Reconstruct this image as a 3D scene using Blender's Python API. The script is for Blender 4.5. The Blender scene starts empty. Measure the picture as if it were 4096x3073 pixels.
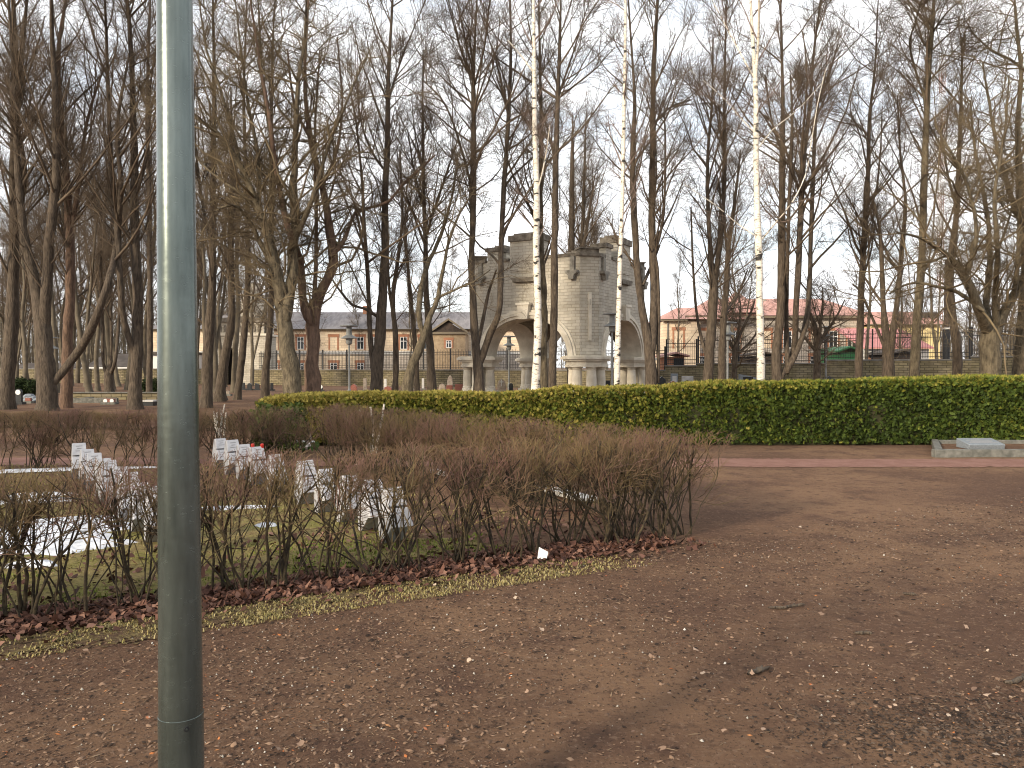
import bpy, math, random
import numpy as np
from mathutils import Vector

# ------------------------------------------------------------------ camera, sky, sun
S = bpy.context.scene
C = S.collection
F = 3150.0; CX = 2048.0; CY = 1536.5; HZ = 1470.0; EYE = 1.6
PITCH = math.atan((CY - HZ) / F)
cam = bpy.data.cameras.new("camera"); camo = bpy.data.objects.new("camera", cam); C.objects.link(camo)
cam.sensor_fit = 'HORIZONTAL'; cam.sensor_width = 36.0; cam.lens = 36.0 * F / 4096.0
cam.clip_start = 0.05; cam.clip_end = 3000
camo.location = (0, 0, EYE); camo.rotation_euler = (math.pi / 2 - PITCH, 0, 0)
S.camera = camo

SUN_EL = math.radians(19); SUN_DIR = Vector((-0.70, -0.71, 0)).normalized()
world = bpy.data.worlds.new("World"); S.world = world; world.use_nodes = True
wn = world.node_tree; wn.nodes.clear()
def wnode(t, **k):
    n = wn.nodes.new(t)
    for a, b in k.items(): setattr(n, a, b)
    return n
out = wnode('ShaderNodeOutputWorld'); bg = wnode('ShaderNodeBackground'); bg.inputs[1].default_value = 0.15
sky = wnode('ShaderNodeTexSky', sky_type='NISHITA'); sky.sun_disc = False
sky.sun_elevation = SUN_EL; sky.sun_rotation = math.atan2(SUN_DIR.x, SUN_DIR.y)
tc = wnode('ShaderNodeTexCoord'); mp = wnode('ShaderNodeMapping'); mp.inputs['Scale'].default_value = (1, 1, 2.6)
nz = wnode('ShaderNodeTexNoise'); nz.inputs['Scale'].default_value = 3.4; nz.inputs['Detail'].default_value = 9; nz.inputs['Roughness'].default_value = 0.6
rp = wnode('ShaderNodeValToRGB'); rp.color_ramp.elements[0].position = 0.40; rp.color_ramp.elements[0].color = (0.58, 0.58, 0.58, 1)
rp.color_ramp.elements[1].position = 0.55; rp.color_ramp.elements[1].color = (1, 1, 1, 1)
mx = wnode('ShaderNodeMix', data_type='RGBA'); mx.inputs['B'].default_value = (9.4, 9.5, 9.7, 1)
wn.links.new(tc.outputs['Generated'], mp.inputs[0]); wn.links.new(mp.outputs[0], nz.inputs[0]); wn.links.new(nz.outputs[0], rp.inputs[0])
wn.links.new(rp.outputs[0], mx.inputs['Factor']); wn.links.new(sky.outputs[0], mx.inputs['A'])
wn.links.new(mx.outputs['Result'], bg.inputs[0]); wn.links.new(bg.outputs[0], out.inputs[0])

sl = bpy.data.lights.new("sun", 'SUN'); sl.energy = 5.0; sl.angle = math.radians(4.5); sl.color = (1.0, 0.85, 0.64)
so = bpy.data.objects.new("sun", sl); C.objects.link(so)
sv = Vector((SUN_DIR.x * math.cos(SUN_EL), SUN_DIR.y * math.cos(SUN_EL), math.sin(SUN_EL)))
so.rotation_euler = sv.to_track_quat('Z', 'Y').to_euler()
S.view_settings.view_transform = 'Standard'; S.view_settings.look = 'None'
S.view_settings.exposure = 0.10
S.cycles.pixel_filter_type = 'BLACKMAN_HARRIS'; S.cycles.filter_width = 1.05; S.view_settings.gamma = 1.0
S.cycles.max_bounces = 5; S.cycles.diffuse_bounces = 3; S.cycles.glossy_bounces = 2
S.cycles.use_adaptive_sampling = True; S.cycles.adaptive_threshold = 0.02

def P(px, py, d):
    """point at world depth d seen at photograph pixel px, py"""
    u = (px - CX) / F; v = -(py - CY) / F
    cp, sp = math.cos(PITCH), math.sin(PITCH)
    x, y, z = u, cp + v * sp, -sp + v * cp
    k = d / y
    return np.array([x * k, d, EYE + z * k])
def PX(px, d): return (px - CX) / F * d * (1 / math.cos(PITCH)) if False else P(px, HZ, d)[0]
def G(px, py):
    """ground point under the pixel"""
    d = EYE * F / (py - HZ)
    return P(px, HZ, d)[0], d

# ------------------------------------------------------------------ materials
def mat(name, base, rough=0.85, metallic=0.0, var=None, vscale=5.0, bump=0.0, bscale=30.0, stretch=(1, 1, 1), detail=6, spec=0.3, ramp=(0.35, 0.65), bdist=0.02):
    m = bpy.data.materials.new(name); m.use_nodes = True
    t = m.node_tree; b = t.nodes['Principled BSDF']
    b.inputs['Roughness'].default_value = rough; b.inputs['Metallic'].default_value = metallic
    b.inputs['Specular IOR Level'].default_value = spec
    b.inputs['Base Color'].default_value = (*base, 1)
    co = t.nodes.new('ShaderNodeTexCoord'); ma = t.nodes.new('ShaderNodeMapping'); ma.inputs['Scale'].default_value = stretch
    t.links.new(co.outputs['Object'], ma.inputs[0])
    if var is not None:
        n = t.nodes.new('ShaderNodeTexNoise'); n.inputs['Scale'].default_value = vscale; n.inputs['Detail'].default_value = detail
        n.inputs['Roughness'].default_value = 0.6
        r = t.nodes.new('ShaderNodeValToRGB'); r.color_ramp.elements[0].position = ramp[0]; r.color_ramp.elements[1].position = ramp[1]
        r.color_ramp.elements[0].color = (*base, 1); r.color_ramp.elements[1].color = (*var, 1)
        t.links.new(ma.outputs[0], n.inputs[0]); t.links.new(n.outputs[0], r.inputs[0]); t.links.new(r.outputs[0], b.inputs['Base Color'])
    if bump:
        n2 = t.nodes.new('ShaderNodeTexNoise'); n2.inputs['Scale'].default_value = bscale; n2.inputs['Detail'].default_value = 5
        bu = t.nodes.new('ShaderNodeBump'); bu.inputs['Strength'].default_value = bump; bu.inputs['Distance'].default_value = bdist
        t.links.new(ma.outputs[0], n2.inputs[0]); t.links.new(n2.outputs[0], bu.inputs['Height']); t.links.new(bu.outputs[0], b.inputs['Normal'])
    return m

def rndmat(name, cols, rough=0.85, spec=0.2, trans=0.0):
    """colour picked per piece from a face attribute"""
    m = bpy.data.materials.new(name); m.use_nodes = True
    t = m.node_tree; b = t.nodes['Principled BSDF']; b.inputs['Roughness'].default_value = rough
    b.inputs['Specular IOR Level'].default_value = spec
    a = t.nodes.new('ShaderNodeAttribute'); a.attribute_name = 'pick'
    r = t.nodes.new('ShaderNodeValToRGB'); el = r.color_ramp.elements
    n = len(cols)
    el[0].position = 0; el[0].color = (*cols[0], 1); el[1].position = 1; el[1].color = (*cols[-1], 1)
    for i in range(1, n - 1):
        e = el.new(i / (n - 1)); e.color = (*cols[i], 1)
    t.links.new(a.outputs['Fac'], r.inputs[0]); t.links.new(r.outputs[0], b.inputs['Base Color'])
    return m

def brickmat(name, c1, c2, mortar, bw, bh, ms=0.012, var=0.6, bump=0.5, stain=None, plane='XZ'):
    m = bpy.data.materials.new(name); m.use_nodes = True
    t = m.node_tree; b = t.nodes['Principled BSDF']; b.inputs['Roughness'].default_value = 0.9
    b.inputs['Specular IOR Level'].default_value = 0.2
    co = t.nodes.new('ShaderNodeTexCoord'); sx = t.nodes.new('ShaderNodeSeparateXYZ'); cb = t.nodes.new('ShaderNodeCombineXYZ')
    t.links.new(co.outputs['Object'], sx.inputs[0])
    t.links.new(sx.outputs[plane[0]], cb.inputs[0]); t.links.new(sx.outputs[plane[1]], cb.inputs[1])
    # wobble the joints a little
    n0 = t.nodes.new('ShaderNodeTexNoise'); n0.inputs['Scale'].default_value = 1.6; n0.inputs['Detail'].default_value = 3
    vm = t.nodes.new('ShaderNodeVectorMath'); vm.operation = 'SCALE'; vm.inputs['Scale'].default_value = 0.06
    va = t.nodes.new('ShaderNodeVectorMath'); va.operation = 'ADD'
    t.links.new(co.outputs['Object'], n0.inputs[0]); t.links.new(n0.outputs['Color'], vm.inputs[0])
    t.links.new(cb.outputs[0], va.inputs[0]); t.links.new(vm.outputs[0], va.inputs[1])
    br = t.nodes.new('ShaderNodeTexBrick'); br.inputs['Scale'].default_value = 1.0
    br.inputs['Brick Width'].default_value = bw; br.inputs['Row Height'].default_value = bh
    br.inputs['Mortar Size'].default_value = ms; br.inputs['Mortar Smooth'].default_value = 0.3
    br.inputs['Color1'].default_value = (*c1, 1); br.inputs['Color2'].default_value = (*c2, 1); br.inputs['Mortar'].default_value = (*mortar, 1)
    t.links.new(va.outputs[0], br.inputs[0])
    n1 = t.nodes.new('ShaderNodeTexNoise'); n1.inputs['Scale'].default_value = 0.9; n1.inputs['Detail'].default_value = 8; n1.inputs['Roughness'].default_value = 0.7
    t.links.new(co.outputs['Object'], n1.inputs[0])
    r = t.nodes.new('ShaderNodeValToRGB'); r.color_ramp.elements[0].position = 0.3; r.color_ramp.elements[1].position = 0.7
    s = stain or (0.45, 0.42, 0.38)
    r.color_ramp.elements[0].color = (*s, 1); r.color_ramp.elements[1].color = (1, 1, 1, 1)
    t.links.new(n1.outputs[0], r.inputs[0])
    mxx = t.nodes.new('ShaderNodeMix'); mxx.data_type = 'RGBA'; mxx.blend_type = 'MULTIPLY'; mxx.inputs['Factor'].default_value = var
    t.links.new(br.outputs['Color'], mxx.inputs['A']); t.links.new(r.outputs[0], mxx.inputs['B']); t.links.new(mxx.outputs['Result'], b.inputs['Base Color'])
    bu = t.nodes.new('ShaderNodeBump'); bu.inputs['Strength'].default_value = bump; bu.inputs['Distance'].default_value = 0.02; bu.invert = True
    t.links.new(br.outputs['Fac'], bu.inputs['Height']); t.links.new(bu.outputs[0], b.inputs['Normal'])
    return m

M = {}
M['bark'] = mat('bark', (0.045, 0.034, 0.025), var=(0.118, 0.091, 0.066), vscale=7, bump=0.9, bscale=16, stretch=(2.2, 2.2, 0.5), bdist=0.05)
M['bark_moss'] = mat('bark_moss', (0.055, 0.044, 0.029), var=(0.16, 0.13, 0.085), vscale=5, bump=0.9, bscale=14, stretch=(2, 2, 0.7), bdist=0.05)
M['bark_red'] = mat('bark_red', (0.085, 0.055, 0.04), var=(0.18, 0.115, 0.08), vscale=6, bump=0.9, bscale=16, stretch=(2, 2, 0.6), bdist=0.05)
M['twig'] = mat('twig', (0.068, 0.050, 0.036), var=(0.15, 0.112, 0.076), vscale=1.5)
M['twig_moss'] = mat('twig_moss', (0.075, 0.056, 0.036), var=(0.19, 0.145, 0.085), vscale=1.2)
M['twig_birch'] = mat('twig_birch', (0.13, 0.09, 0.075), var=(0.22, 0.17, 0.14), vscale=1.2)
M['far_bark'] = mat('far_bark', (0.09, 0.074, 0.052), var=(0.15, 0.125, 0.09), vscale=2)

def birch_mat():
    m = bpy.data.materials.new('birch_bark'); m.use_nodes = True
    t = m.node_tree; b = t.nodes['Principled BSDF']; b.inputs['Roughness'].default_value = 0.7
    co = t.nodes.new('ShaderNodeTexCoord'); ma = t.nodes.new('ShaderNodeMapping'); ma.inputs['Scale'].default_value = (2.6, 2.6, 6.5)
    n = t.nodes.new('ShaderNodeTexNoise'); n.inputs['Scale'].default_value = 1.0; n.inputs['Detail'].default_value = 4; n.inputs['Roughness'].default_value = 0.55
    r = t.nodes.new('ShaderNodeValToRGB'); e = r.color_ramp.elements
    e[0].position = 0.365; e[0].color = (0.02, 0.017, 0.014, 1); e[1].position = 0.42; e[1].color = (0.62, 0.56, 0.47, 1)
    e2 = e.new(0.7); e2.color = (0.78, 0.73, 0.64, 1)
    t.links.new(co.outputs['Object'], ma.inputs[0]); t.links.new(ma.outputs[0], n.inputs[0]); t.links.new(n.outputs[0], r.inputs[0])
    # fine dashes
    ma2 = t.nodes.new('ShaderNodeMapping'); ma2.inputs['Scale'].default_value = (8, 8, 45)
    n2 = t.nodes.new('ShaderNodeTexNoise'); n2.inputs['Scale'].default_value = 1.0; n2.inputs['Detail'].default_value = 2
    r2 = t.nodes.new('ShaderNodeValToRGB'); r2.color_ramp.elements[0].position = 0.36; r2.color_ramp.elements[0].color = (0.12, 0.1, 0.09, 1); r2.color_ramp.elements[1].position = 0.4
    t.links.new(co.outputs['Object'], ma2.inputs[0]); t.links.new(ma2.outputs[0], n2.inputs[0]); t.links.new(n2.outputs[0], r2.inputs[0])
    mm = t.nodes.new('ShaderNodeMix'); mm.data_type = 'RGBA'; mm.blend_type = 'MULTIPLY'; mm.inputs['Factor'].default_value = 0.8
    t.links.new(r.outputs[0], mm.inputs['A']); t.links.new(r2.outputs[0], mm.inputs['B']); t.links.new(mm.outputs['Result'], b.inputs['Base Color'])
    return m
M['birch'] = birch_mat()
M['stem'] = mat('shrub_stem', (0.018, 0.014, 0.011), var=(0.075, 0.056, 0.03), vscale=14, bump=0.5, bscale=60)
M['shrub_twig'] = mat('shrub_twig', (0.035, 0.026, 0.019), var=(0.15, 0.112, 0.05), vscale=2.2)
M['shrub_tip'] = mat('shrub_tip', (0.155, 0.085, 0.068), var=(0.16, 0.115, 0.05), vscale=1.6, ramp=(0.42, 0.62))
M['mon'] = brickmat('limestone_blocks', (0.64, 0.60, 0.52), (0.50, 0.47, 0.41), (0.36, 0.33, 0.28), 0.46, 0.165, 0.013, var=0.85, stain=(0.55, 0.52, 0.46))
M['mon_smooth'] = mat('dressed_limestone', (0.52, 0.475, 0.39), var=(0.72, 0.67, 0.57), vscale=1.6, bump=0.3, bscale=12)
M['mon_grey'] = mat('weathered_stone_and_recess_shade', (0.14, 0.13, 0.11), var=(0.32, 0.30, 0.26), vscale=3, bump=0.5, bscale=10)
M['mon_cap'] = mat('weathered_coping', (0.09, 0.075, 0.058), var=(0.25, 0.22, 0.18), vscale=3, bump=0.6, bscale=10)
M['rubble'] = brickmat('rubble_wall', (0.30, 0.255, 0.17), (0.19, 0.16, 0.115), (0.10, 0.085, 0.06), 0.5, 0.16, 0.02, var=0.9, bump=0.8, stain=(0.45, 0.45, 0.3))
M['wallcap'] = mat('wall_coping', (0.10, 0.095, 0.085), var=(0.22, 0.21, 0.19), vscale=1.5)
M['iron'] = mat('painted_iron', (0.018, 0.018, 0.02), rough=0.5)
M['cream'] = brickmat('cream_limestone', (0.80, 0.68, 0.51), (0.68, 0.56, 0.42), (0.56, 0.46, 0.36), 0.8, 0.3, 0.03, var=0.6, bump=0.3, stain=(0.62, 0.55, 0.48))
M['whitestone'] = brickmat('pale_limestone', (0.55, 0.50, 0.44), (0.46, 0.41, 0.36), (0.3, 0.27, 0.24), 0.7, 0.28, 0.03, var=0.6, bump=0.3)
M['redbrick'] = brickmat('red_brick_trim', (0.46, 0.21, 0.12), (0.38, 0.17, 0.10), (0.35, 0.22, 0.15), 0.5, 0.16, 0.02, var=0.3)
M['greyroof'] = mat('grey_metal_roof', (0.16, 0.15, 0.155), var=(0.24, 0.225, 0.23), vscale=0.7, stretch=(4, 1, 0.4))
M['redroof'] = mat('red_metal_roof', (0.42, 0.225, 0.185), var=(0.50, 0.30, 0.26), vscale=0.6, stretch=(3, 1, 0.4))
M['darkroof'] = mat('dark_roof', (0.05, 0.042, 0.038), var=(0.11, 0.095, 0.085), vscale=0.7)
M['trim'] = mat('roof_trim', (0.17, 0.14, 0.10), rough=0.7)
M['glass'] = mat('window_glass', (0.02, 0.025, 0.03), rough=0.12, spec=0.6)
M['whitepaint'] = mat('white_paint', (0.72, 0.71, 0.69), rough=0.5)
M['yellow'] = mat('yellow_render', (0.62, 0.50, 0.24), var=(0.7, 0.58, 0.32), vscale=1)
M['pinkroof'] = mat('pink_sheet_metal', (0.46, 0.19, 0.19), var=(0.55, 0.26, 0.25), vscale=0.8, stretch=(8, 1, 1))
M['green'] = mat('green_sheet', (0.03, 0.13, 0.05), rough=0.6)
M['darkwood'] = mat('dark_timber', (0.03, 0.024, 0.02), var=(0.07, 0.05, 0.04), vscale=3)

def galv():
    m = mat('galvanised_steel', (0.06, 0.075, 0.07), rough=0.36, metallic=0.7, var=(0.20, 0.235, 0.22), vscale=14, bump=0.10, bscale=40, stretch=(1, 1, 0.16), spec=0.5, ramp=(0.25, 0.8), bdist=0.003)
    t = m.node_tree; b = t.nodes['Principled BSDF']
    co = t.nodes.new('ShaderNodeTexCoord'); ma = t.nodes.new('ShaderNodeMapping'); ma.inputs['Scale'].default_value = (1, 1, 2.2)
    n = t.nodes.new('ShaderNodeTexNoise'); n.inputs['Scale'].default_value = 22; n.inputs['Detail'].default_value = 7; n.inputs['Roughness'].default_value = 0.7
    r = t.nodes.new('ShaderNodeMapRange'); r.inputs[1].default_value = 0.3; r.inputs[2].default_value = 0.7; r.inputs[3].default_value = 0.17; r.inputs[4].default_value = 0.30
    t.links.new(co.outputs['Object'], ma.inputs[0]); t.links.new(ma.outputs[0], n.inputs[0]); t.links.new(n.outputs[0], r.inputs[0]); t.links.new(r.outputs[0], b.inputs['Roughness'])
    return m
M['galv'] = galv()
M['greypaint'] = mat('grey_lamp_paint', (0.20, 0.21, 0.21), var=(0.30, 0.31, 0.31), vscale=4, rough=0.5)
M['concrete'] = mat('white_concrete', (0.26, 0.26, 0.27), var=(0.42, 0.42, 0.44), vscale=6, bump=0.3, bscale=60)
M['plaque'] = mat('pale_plaque', (0.36, 0.36, 0.38), var=(0.47, 0.47, 0.49), vscale=12, rough=0.6)
M['letter'] = mat('engraved_letters', (0.22, 0.22, 0.23))
M['granite'] = mat('grey_granite', (0.13, 0.15, 0.17), var=(0.24, 0.265, 0.29), vscale=60, rough=0.45, bump=0.1, bscale=50)
M['dgranite'] = mat('dark_granite', (0.02, 0.022, 0.024), var=(0.05, 0.052, 0.055), vscale=50, rough=0.3)
M['rgranite'] = mat('red_granite', (0.17, 0.06, 0.045), var=(0.27, 0.11, 0.085), vscale=30, rough=0.4)
M['kerbstone'] = mat('kerb_concrete', (0.085, 0.085, 0.075), var=(0.18, 0.175, 0.155), vscale=8, bump=0.3, bscale=50)
M['whitestone2'] = mat('white_stone', (0.40, 0.39, 0.37), var=(0.56, 0.55, 0.53), vscale=5)
M['boulder'] = mat('field_stone', (0.20, 0.16, 0.13), var=(0.36, 0.31, 0.26), vscale=5, bump=0.6, bscale=12)
M['snow'] = mat('old_snow', (0.45, 0.47, 0.51), var=(0.68, 0.70, 0.74), vscale=10, bump=0.6, bscale=40, rough=0.7)
M['paper'] = mat('white_paper', (0.75, 0.75, 0.74))
M['flowerwhite'] = mat('white_petals', (0.8, 0.8, 0.78)); M['flowerred'] = mat('red_lantern', (0.45, 0.03, 0.02), rough=0.4)
M['leafgreen'] = mat('green_leaves', (0.05, 0.09, 0.02))

def ground_mat(name, layers, bump=1.0, bs=45, bdist=0.03, patch=None):
    m = bpy.data.materials.new(name); m.use_nodes = True
    t = m.node_tree; b = t.nodes['Principled BSDF']; b.inputs['Roughness'].default_value = 0.95
    b.inputs['Specular IOR Level'].default_value = 0.1
    co = t.nodes.new('ShaderNodeTexCoord')
    def noise(sc, det=6, ro=0.65):
        n = t.nodes.new('ShaderNodeTexNoise'); n.inputs['Scale'].default_value = sc; n.inputs['Detail'].default_value = det; n.inputs['Roughness'].default_value = ro
        t.links.new(co.outputs['Object'], n.inputs[0]); return n
    cur = None
    for (c, sc, lo, hi) in layers:
        if cur is None:
            v = t.nodes.new('ShaderNodeRGB'); v.outputs[0].default_value = (*c, 1); cur = v.outputs[0]; continue
        n = noise(sc); r = t.nodes.new('ShaderNodeMapRange'); r.inputs[1].default_value = lo; r.inputs[2].default_value = hi
        t.links.new(n.outputs[0], r.inputs[0])
        mm = t.nodes.new('ShaderNodeMix'); mm.data_type = 'RGBA'; mm.inputs['B'].default_value = (*c, 1)
        t.links.new(r.outputs[0], mm.inputs['Factor']); t.links.new(cur, mm.inputs['A']); cur = mm.outputs['Result']
    t.links.new(cur, b.inputs['Base Color'])
    n = noise(bs, 8, 0.75); bu = t.nodes.new('ShaderNodeBump'); bu.inputs['Strength'].default_value = bump; bu.inputs['Distance'].default_value = bdist
    t.links.new(n.outputs[0], bu.inputs['Height']); t.links.new(bu.outputs[0], b.inputs['Normal'])
    return m
M['dirt'] = ground_mat('bare_earth', [((0.125, 0.073, 0.049), 0, 0, 0), ((0.21, 0.127, 0.078), 0.35, 0.42, 0.58), ((0.11, 0.064, 0.045), 1.7, 0.5, 0.66), ((0.075, 0.046, 0.034), 9, 0.54, 0.7), ((0.21, 0.135, 0.092), 28, 0.54, 0.66), ((0.055, 0.036, 0.028), 60, 0.58, 0.66), ((0.40, 0.33, 0.27), 110, 0.66, 0.72)])
M['lawn'] = ground_mat('winter_lawn', [((0.25, 0.195, 0.085), 0, 0, 0), ((0.19, 0.18, 0.05), 2.2, 0.45, 0.62), ((0.17, 0.10, 0.06), 3.1, 0.56, 0.66), ((0.09, 0.07, 0.03), 25, 0.5, 0.65), ((0.27, 0.22, 0.11), 60, 0.56, 0.68)])
M['verge'] = ground_mat('verge_turf', [((0.12, 0.077, 0.05), 0, 0, 0), ((0.20, 0.155, 0.07), 9, 0.47, 0.6), ((0.06, 0.042, 0.028), 40, 0.5, 0.65), ((0.26, 0.21, 0.11), 90, 0.55, 0.65)])
M['pathmat'] = ground_mat('red_gravel', [((0.21, 0.115, 0.09), 0, 0, 0), ((0.26, 0.15, 0.12), 3, 0.4, 0.6), ((0.16, 0.08, 0.065), 70, 0.5, 0.65)], bump=0.6)

# ------------------------------------------------------------------ mesh helpers
def link(o, parent=None):
    C.objects.link(o)
    if parent is not None: o.parent = parent
    return o
def npmesh(name, V, Fq, m, parent=None, smooth=False, pick=None, loc=None):
    """V (n,3); Fq (k,3) or (k,4) or list of such"""
    if not isinstance(Fq, list): Fq = [Fq]
    Fq = [np.asarray(f, dtype=np.int32) for f in Fq if len(f)]
    me = bpy.data.meshes.new(name)
    V = np.asarray(V, dtype=np.float32)
    me.vertices.add(len(V)); me.vertices.foreach_set('co', V.ravel())
    nl = sum(f.size for f in Fq); nf = sum(len(f) for f in Fq)
    me.loops.add(nl); me.polygons.add(nf)
    me.loops.foreach_set('vertex_index', np.concatenate([f.ravel() for f in Fq]))
    sizes = np.concatenate([np.full(len(f), f.shape[1], dtype=np.int32) for f in Fq])
    st = np.zeros(nf, dtype=np.int32); st[1:] = np.cumsum(sizes)[:-1]
    me.polygons.foreach_set('loop_start', st)
    if smooth: me.polygons.foreach_set('use_smooth', np.ones(nf, dtype=bool))
    if pick is not None:
        a = me.attributes.new('pick', 'FLOAT', 'FACE'); a.data.foreach_set('value', np.asarray(pick, dtype=np.float32))
    me.update(calc_edges=True)
    me.materials.append(m)
    o = bpy.data.objects.new(name, me)
    if loc is not None: o.location = loc
    return link(o, parent)

class MB:
    def __init__(s): s.v = []; s.f = []
    def poly(s, pts, faces):
        k = len(s.v); s.v += [tuple(p) for p in pts]; s.f += [tuple(i + k for i in f) for f in faces]
    def box(s, x0, x1, y0, y1, z0, z1, t=1.0):
        cx, cy = (x0 + x1) / 2, (y0 + y1) / 2
        def q(x, y): return (cx + (x - cx) * t, cy + (y - cy) * t)
        p = [(x0, y0, z0), (x1, y0, z0), (x1, y1, z0), (x0, y1, z0)] + [(*q(a, b), z1) for a, b in ((x0, y0), (x1, y0), (x1, y1), (x0, y1))]
        s.poly(p, [(0, 3, 2, 1), (4, 5, 6, 7), (0, 1, 5, 4), (1, 2, 6, 5), (2, 3, 7, 6), (3, 0, 4, 7)]); return s
    def lathe(s, prof, n=20, c=(0, 0), cap=True):
        k = len(s.v)
        for (r, z) in prof:
            for i in range(n):
                a = 2 * math.pi * i / n; s.v.append((c[0] + r * math.cos(a), c[1] + r * math.sin(a), z))
        for j in range(len(prof) - 1):
            for i in range(n):
                i2 = (i + 1) % n
                s.f.append((k + j * n + i, k + j * n + i2, k + (j + 1) * n + i2, k + (j + 1) * n + i))
        if cap:
            s.f.append(tuple(k + i for i in reversed(range(n)))); s.f.append(tuple(k + (len(prof) - 1) * n + i for i in range(n)))
        return s
    def prism(s, outline, y0, y1, ax='xz'):
        """outline in (x,z), extruded along y"""
        n = len(outline); k = len(s.v)
        for y in (y0, y1):
            for (a, b) in outline: s.v.append((a, y, b))
        s.f.append(tuple(k + i for i in range(n))); s.f.append(tuple(k + n + i for i in reversed(range(n))))
        for i in range(n):
            j = (i + 1) % n; s.f.append((k + j, k + i, k + n + i, k + n + j))
        return s
    def tube(s, p, q, r0, r1=None, n=8):
        r1 = r0 if r1 is None else r1
        p, q = Vector(p), Vector(q); t = (q - p).normalized(); u = t.orthogonal().normalized(); w = t.cross(u)
        k = len(s.v)
        for (c, r) in ((p, r0), (q, r1)):
            for i in range(n):
                a = 2 * math.pi * i / n; s.v.append(tuple(c + u * (r * math.cos(a)) + w * (r * math.sin(a))))
        for i in range(n): s.f.append((k + i, k + (i + 1) % n, k + n + (i + 1) % n, k + n + i))
        s.f.append(tuple(k + i for i in reversed(range(n)))); s.f.append(tuple(k + n + i for i in range(n)))
        return s
    def build(s, name, m, parent=None, loc=None, rz=0, smooth=False, bevel=0):
        me = bpy.data.meshes.new(name); me.from_pydata(s.v, [], s.f); me.update(); me.materials.append(m)
        import bmesh
        b = bmesh.new(); b.from_mesh(me); bmesh.ops.recalc_face_normals(b, faces=b.faces)
        if bevel: bmesh.ops.bevel(b, geom=[e for e in b.edges if e.calc_face_angle(0) > 0.6], offset=bevel, segments=1, affect='EDGES')
        b.to_mesh(me); b.free()
        if smooth:
            me.polygons.foreach_set('use_smooth', [len(p.vertices) <= 4 for p in me.polygons])
        o = bpy.data.objects.new(name, me)
        if loc is not None: o.location = loc
        o.rotation_euler.z = rz
        return link(o, parent)
def tag(o, label, cat, group=None, kind=None):
    if label: o['label'] = label
    if cat: o['category'] = cat
    if group: o['group'] = group
    if kind: o['kind'] = kind
    return o
def empty(name, loc, rz=0):
    o = bpy.data.objects.new(name, None); o.empty_display_size = 0.2; o.location = loc; o.rotation_euler.z = rz
    return link(o)
def copy_tree(o, parent=None):
    c = o.copy(); C.objects.link(c); c.parent = parent
    for ch in list(o.children): copy_tree(ch, c)
    return c

# ------------------------------------------------------------------ ground
rng = np.random.default_rng(7)
def vnoise(x, y, seed=0):
    r = np.random.default_rng(seed); o = 0
    for k in range(6):
        a = r.uniform(0, 6.28, 3); f = r.uniform(0.6, 1.6) * (1.7 ** k) * 0.35
        o = o + np.sin(x * f * math.cos(a[0]) + y * f * math.sin(a[0]) + a[1]) * np.cos(y * f * math.cos(a[2]) + x * f * 0.7 + a[2]) / (1.5 ** k)
    return o / 2.2
def gz(x, y):
    """gentle unevenness of the ground"""
    return (vnoise(np.asarray(x) * 1.3, np.asarray(y) * 1.3, 3) * 0.016 - 0.008) * np.clip((30 - np.hypot(x, y)) / 10, 0, 1)
def grid(xs, ys, zf):
    X, Y = np.meshgrid(xs, ys, indexing='ij'); Z = zf(X, Y)
    V = np.stack([X, Y, Z], -1).reshape(-1, 3); n, m_ = len(xs), len(ys)
    I = np.arange(n * m_).reshape(n, m_)
    Fq = np.stack([I[:-1, :-1], I[1:, :-1], I[1:, 1:], I[:-1, 1:]], -1).reshape(-1, 4)
    return V, Fq
xs = np.concatenate([[-900, -300, -100, -50, -30, -20], np.arange(-14, 14.01, 0.08), [20, 30, 50, 100, 300, 900]])
ys = np.concatenate([[-300, -60, -15, -5], np.arange(0, 20.01, 0.08), [23, 27, 35, 60, 120, 300, 1500]])
V, Fq = grid(xs, ys, lambda x, y: gz(x, y) + vnoise(x * 9, y * 9, 5) * 0.006 * (np.hypot(x, y - 8) < 16))
g = npmesh('ground', V, Fq, M['dirt'], smooth=True); tag(g, 'bare brown earth strewn with leaves and wood chips', 'ground', kind='structure')

# plot corners (hedge centre lines)
FA = np.array([-6.2, 3.25]); FB = np.array([1.50, 7.50]); SC = np.array([-3.2, 13.5]); LD = np.array([-16.0, 9.4])
def sheet(name, poly, m, z, label, cat, jitter=0.06, step=0.12, seed=1):
    """flat sheet with a ragged outline over the ground: fine grid kept where inside the polygon"""
    poly = np.asarray(poly); x0, y0 = poly.min(0) - 0.2; x1, y1 = poly.max(0) + 0.2
    xs = np.arange(x0, x1, step); ys = np.arange(y0, y1, step)
    V, Fq = grid(xs, ys, lambda x, y: gz(x, y) + vnoise(x * 9, y * 9, 5) * 0.006 * (np.hypot(x, y - 8) < 16) + z)
    c = V[Fq].mean(1)[:, :2]; c = c + jitter * np.stack([vnoise(c[:, 0] * 8, c[:, 1] * 8, seed), vnoise(c[:, 0] * 8, c[:, 1] * 8, seed + 1)], -1) + jitter * .5 * np.random.default_rng(seed).uniform(-1, 1, (len(c), 2))
    ins = np.zeros(len(c), bool); n = len(poly)
    for i in range(n):
        a, b = poly[i], poly[(i + 1) % n]
        cond = (a[1] > c[:, 1]) != (b[1] > c[:, 1])
        xi = (b[0] - a[0]) * (c[:, 1] - a[1]) / (b[1] - a[1] + 1e-12) + a[0]
        ins ^= cond & (c[:, 0] < xi)
    Fq = Fq[ins]; u, inv = np.unique(Fq, return_inverse=True)
    o = npmesh(name, V[u], inv.reshape(-1, 4), m, smooth=True); tag(o, label, cat, kind='structure'); return o
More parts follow.
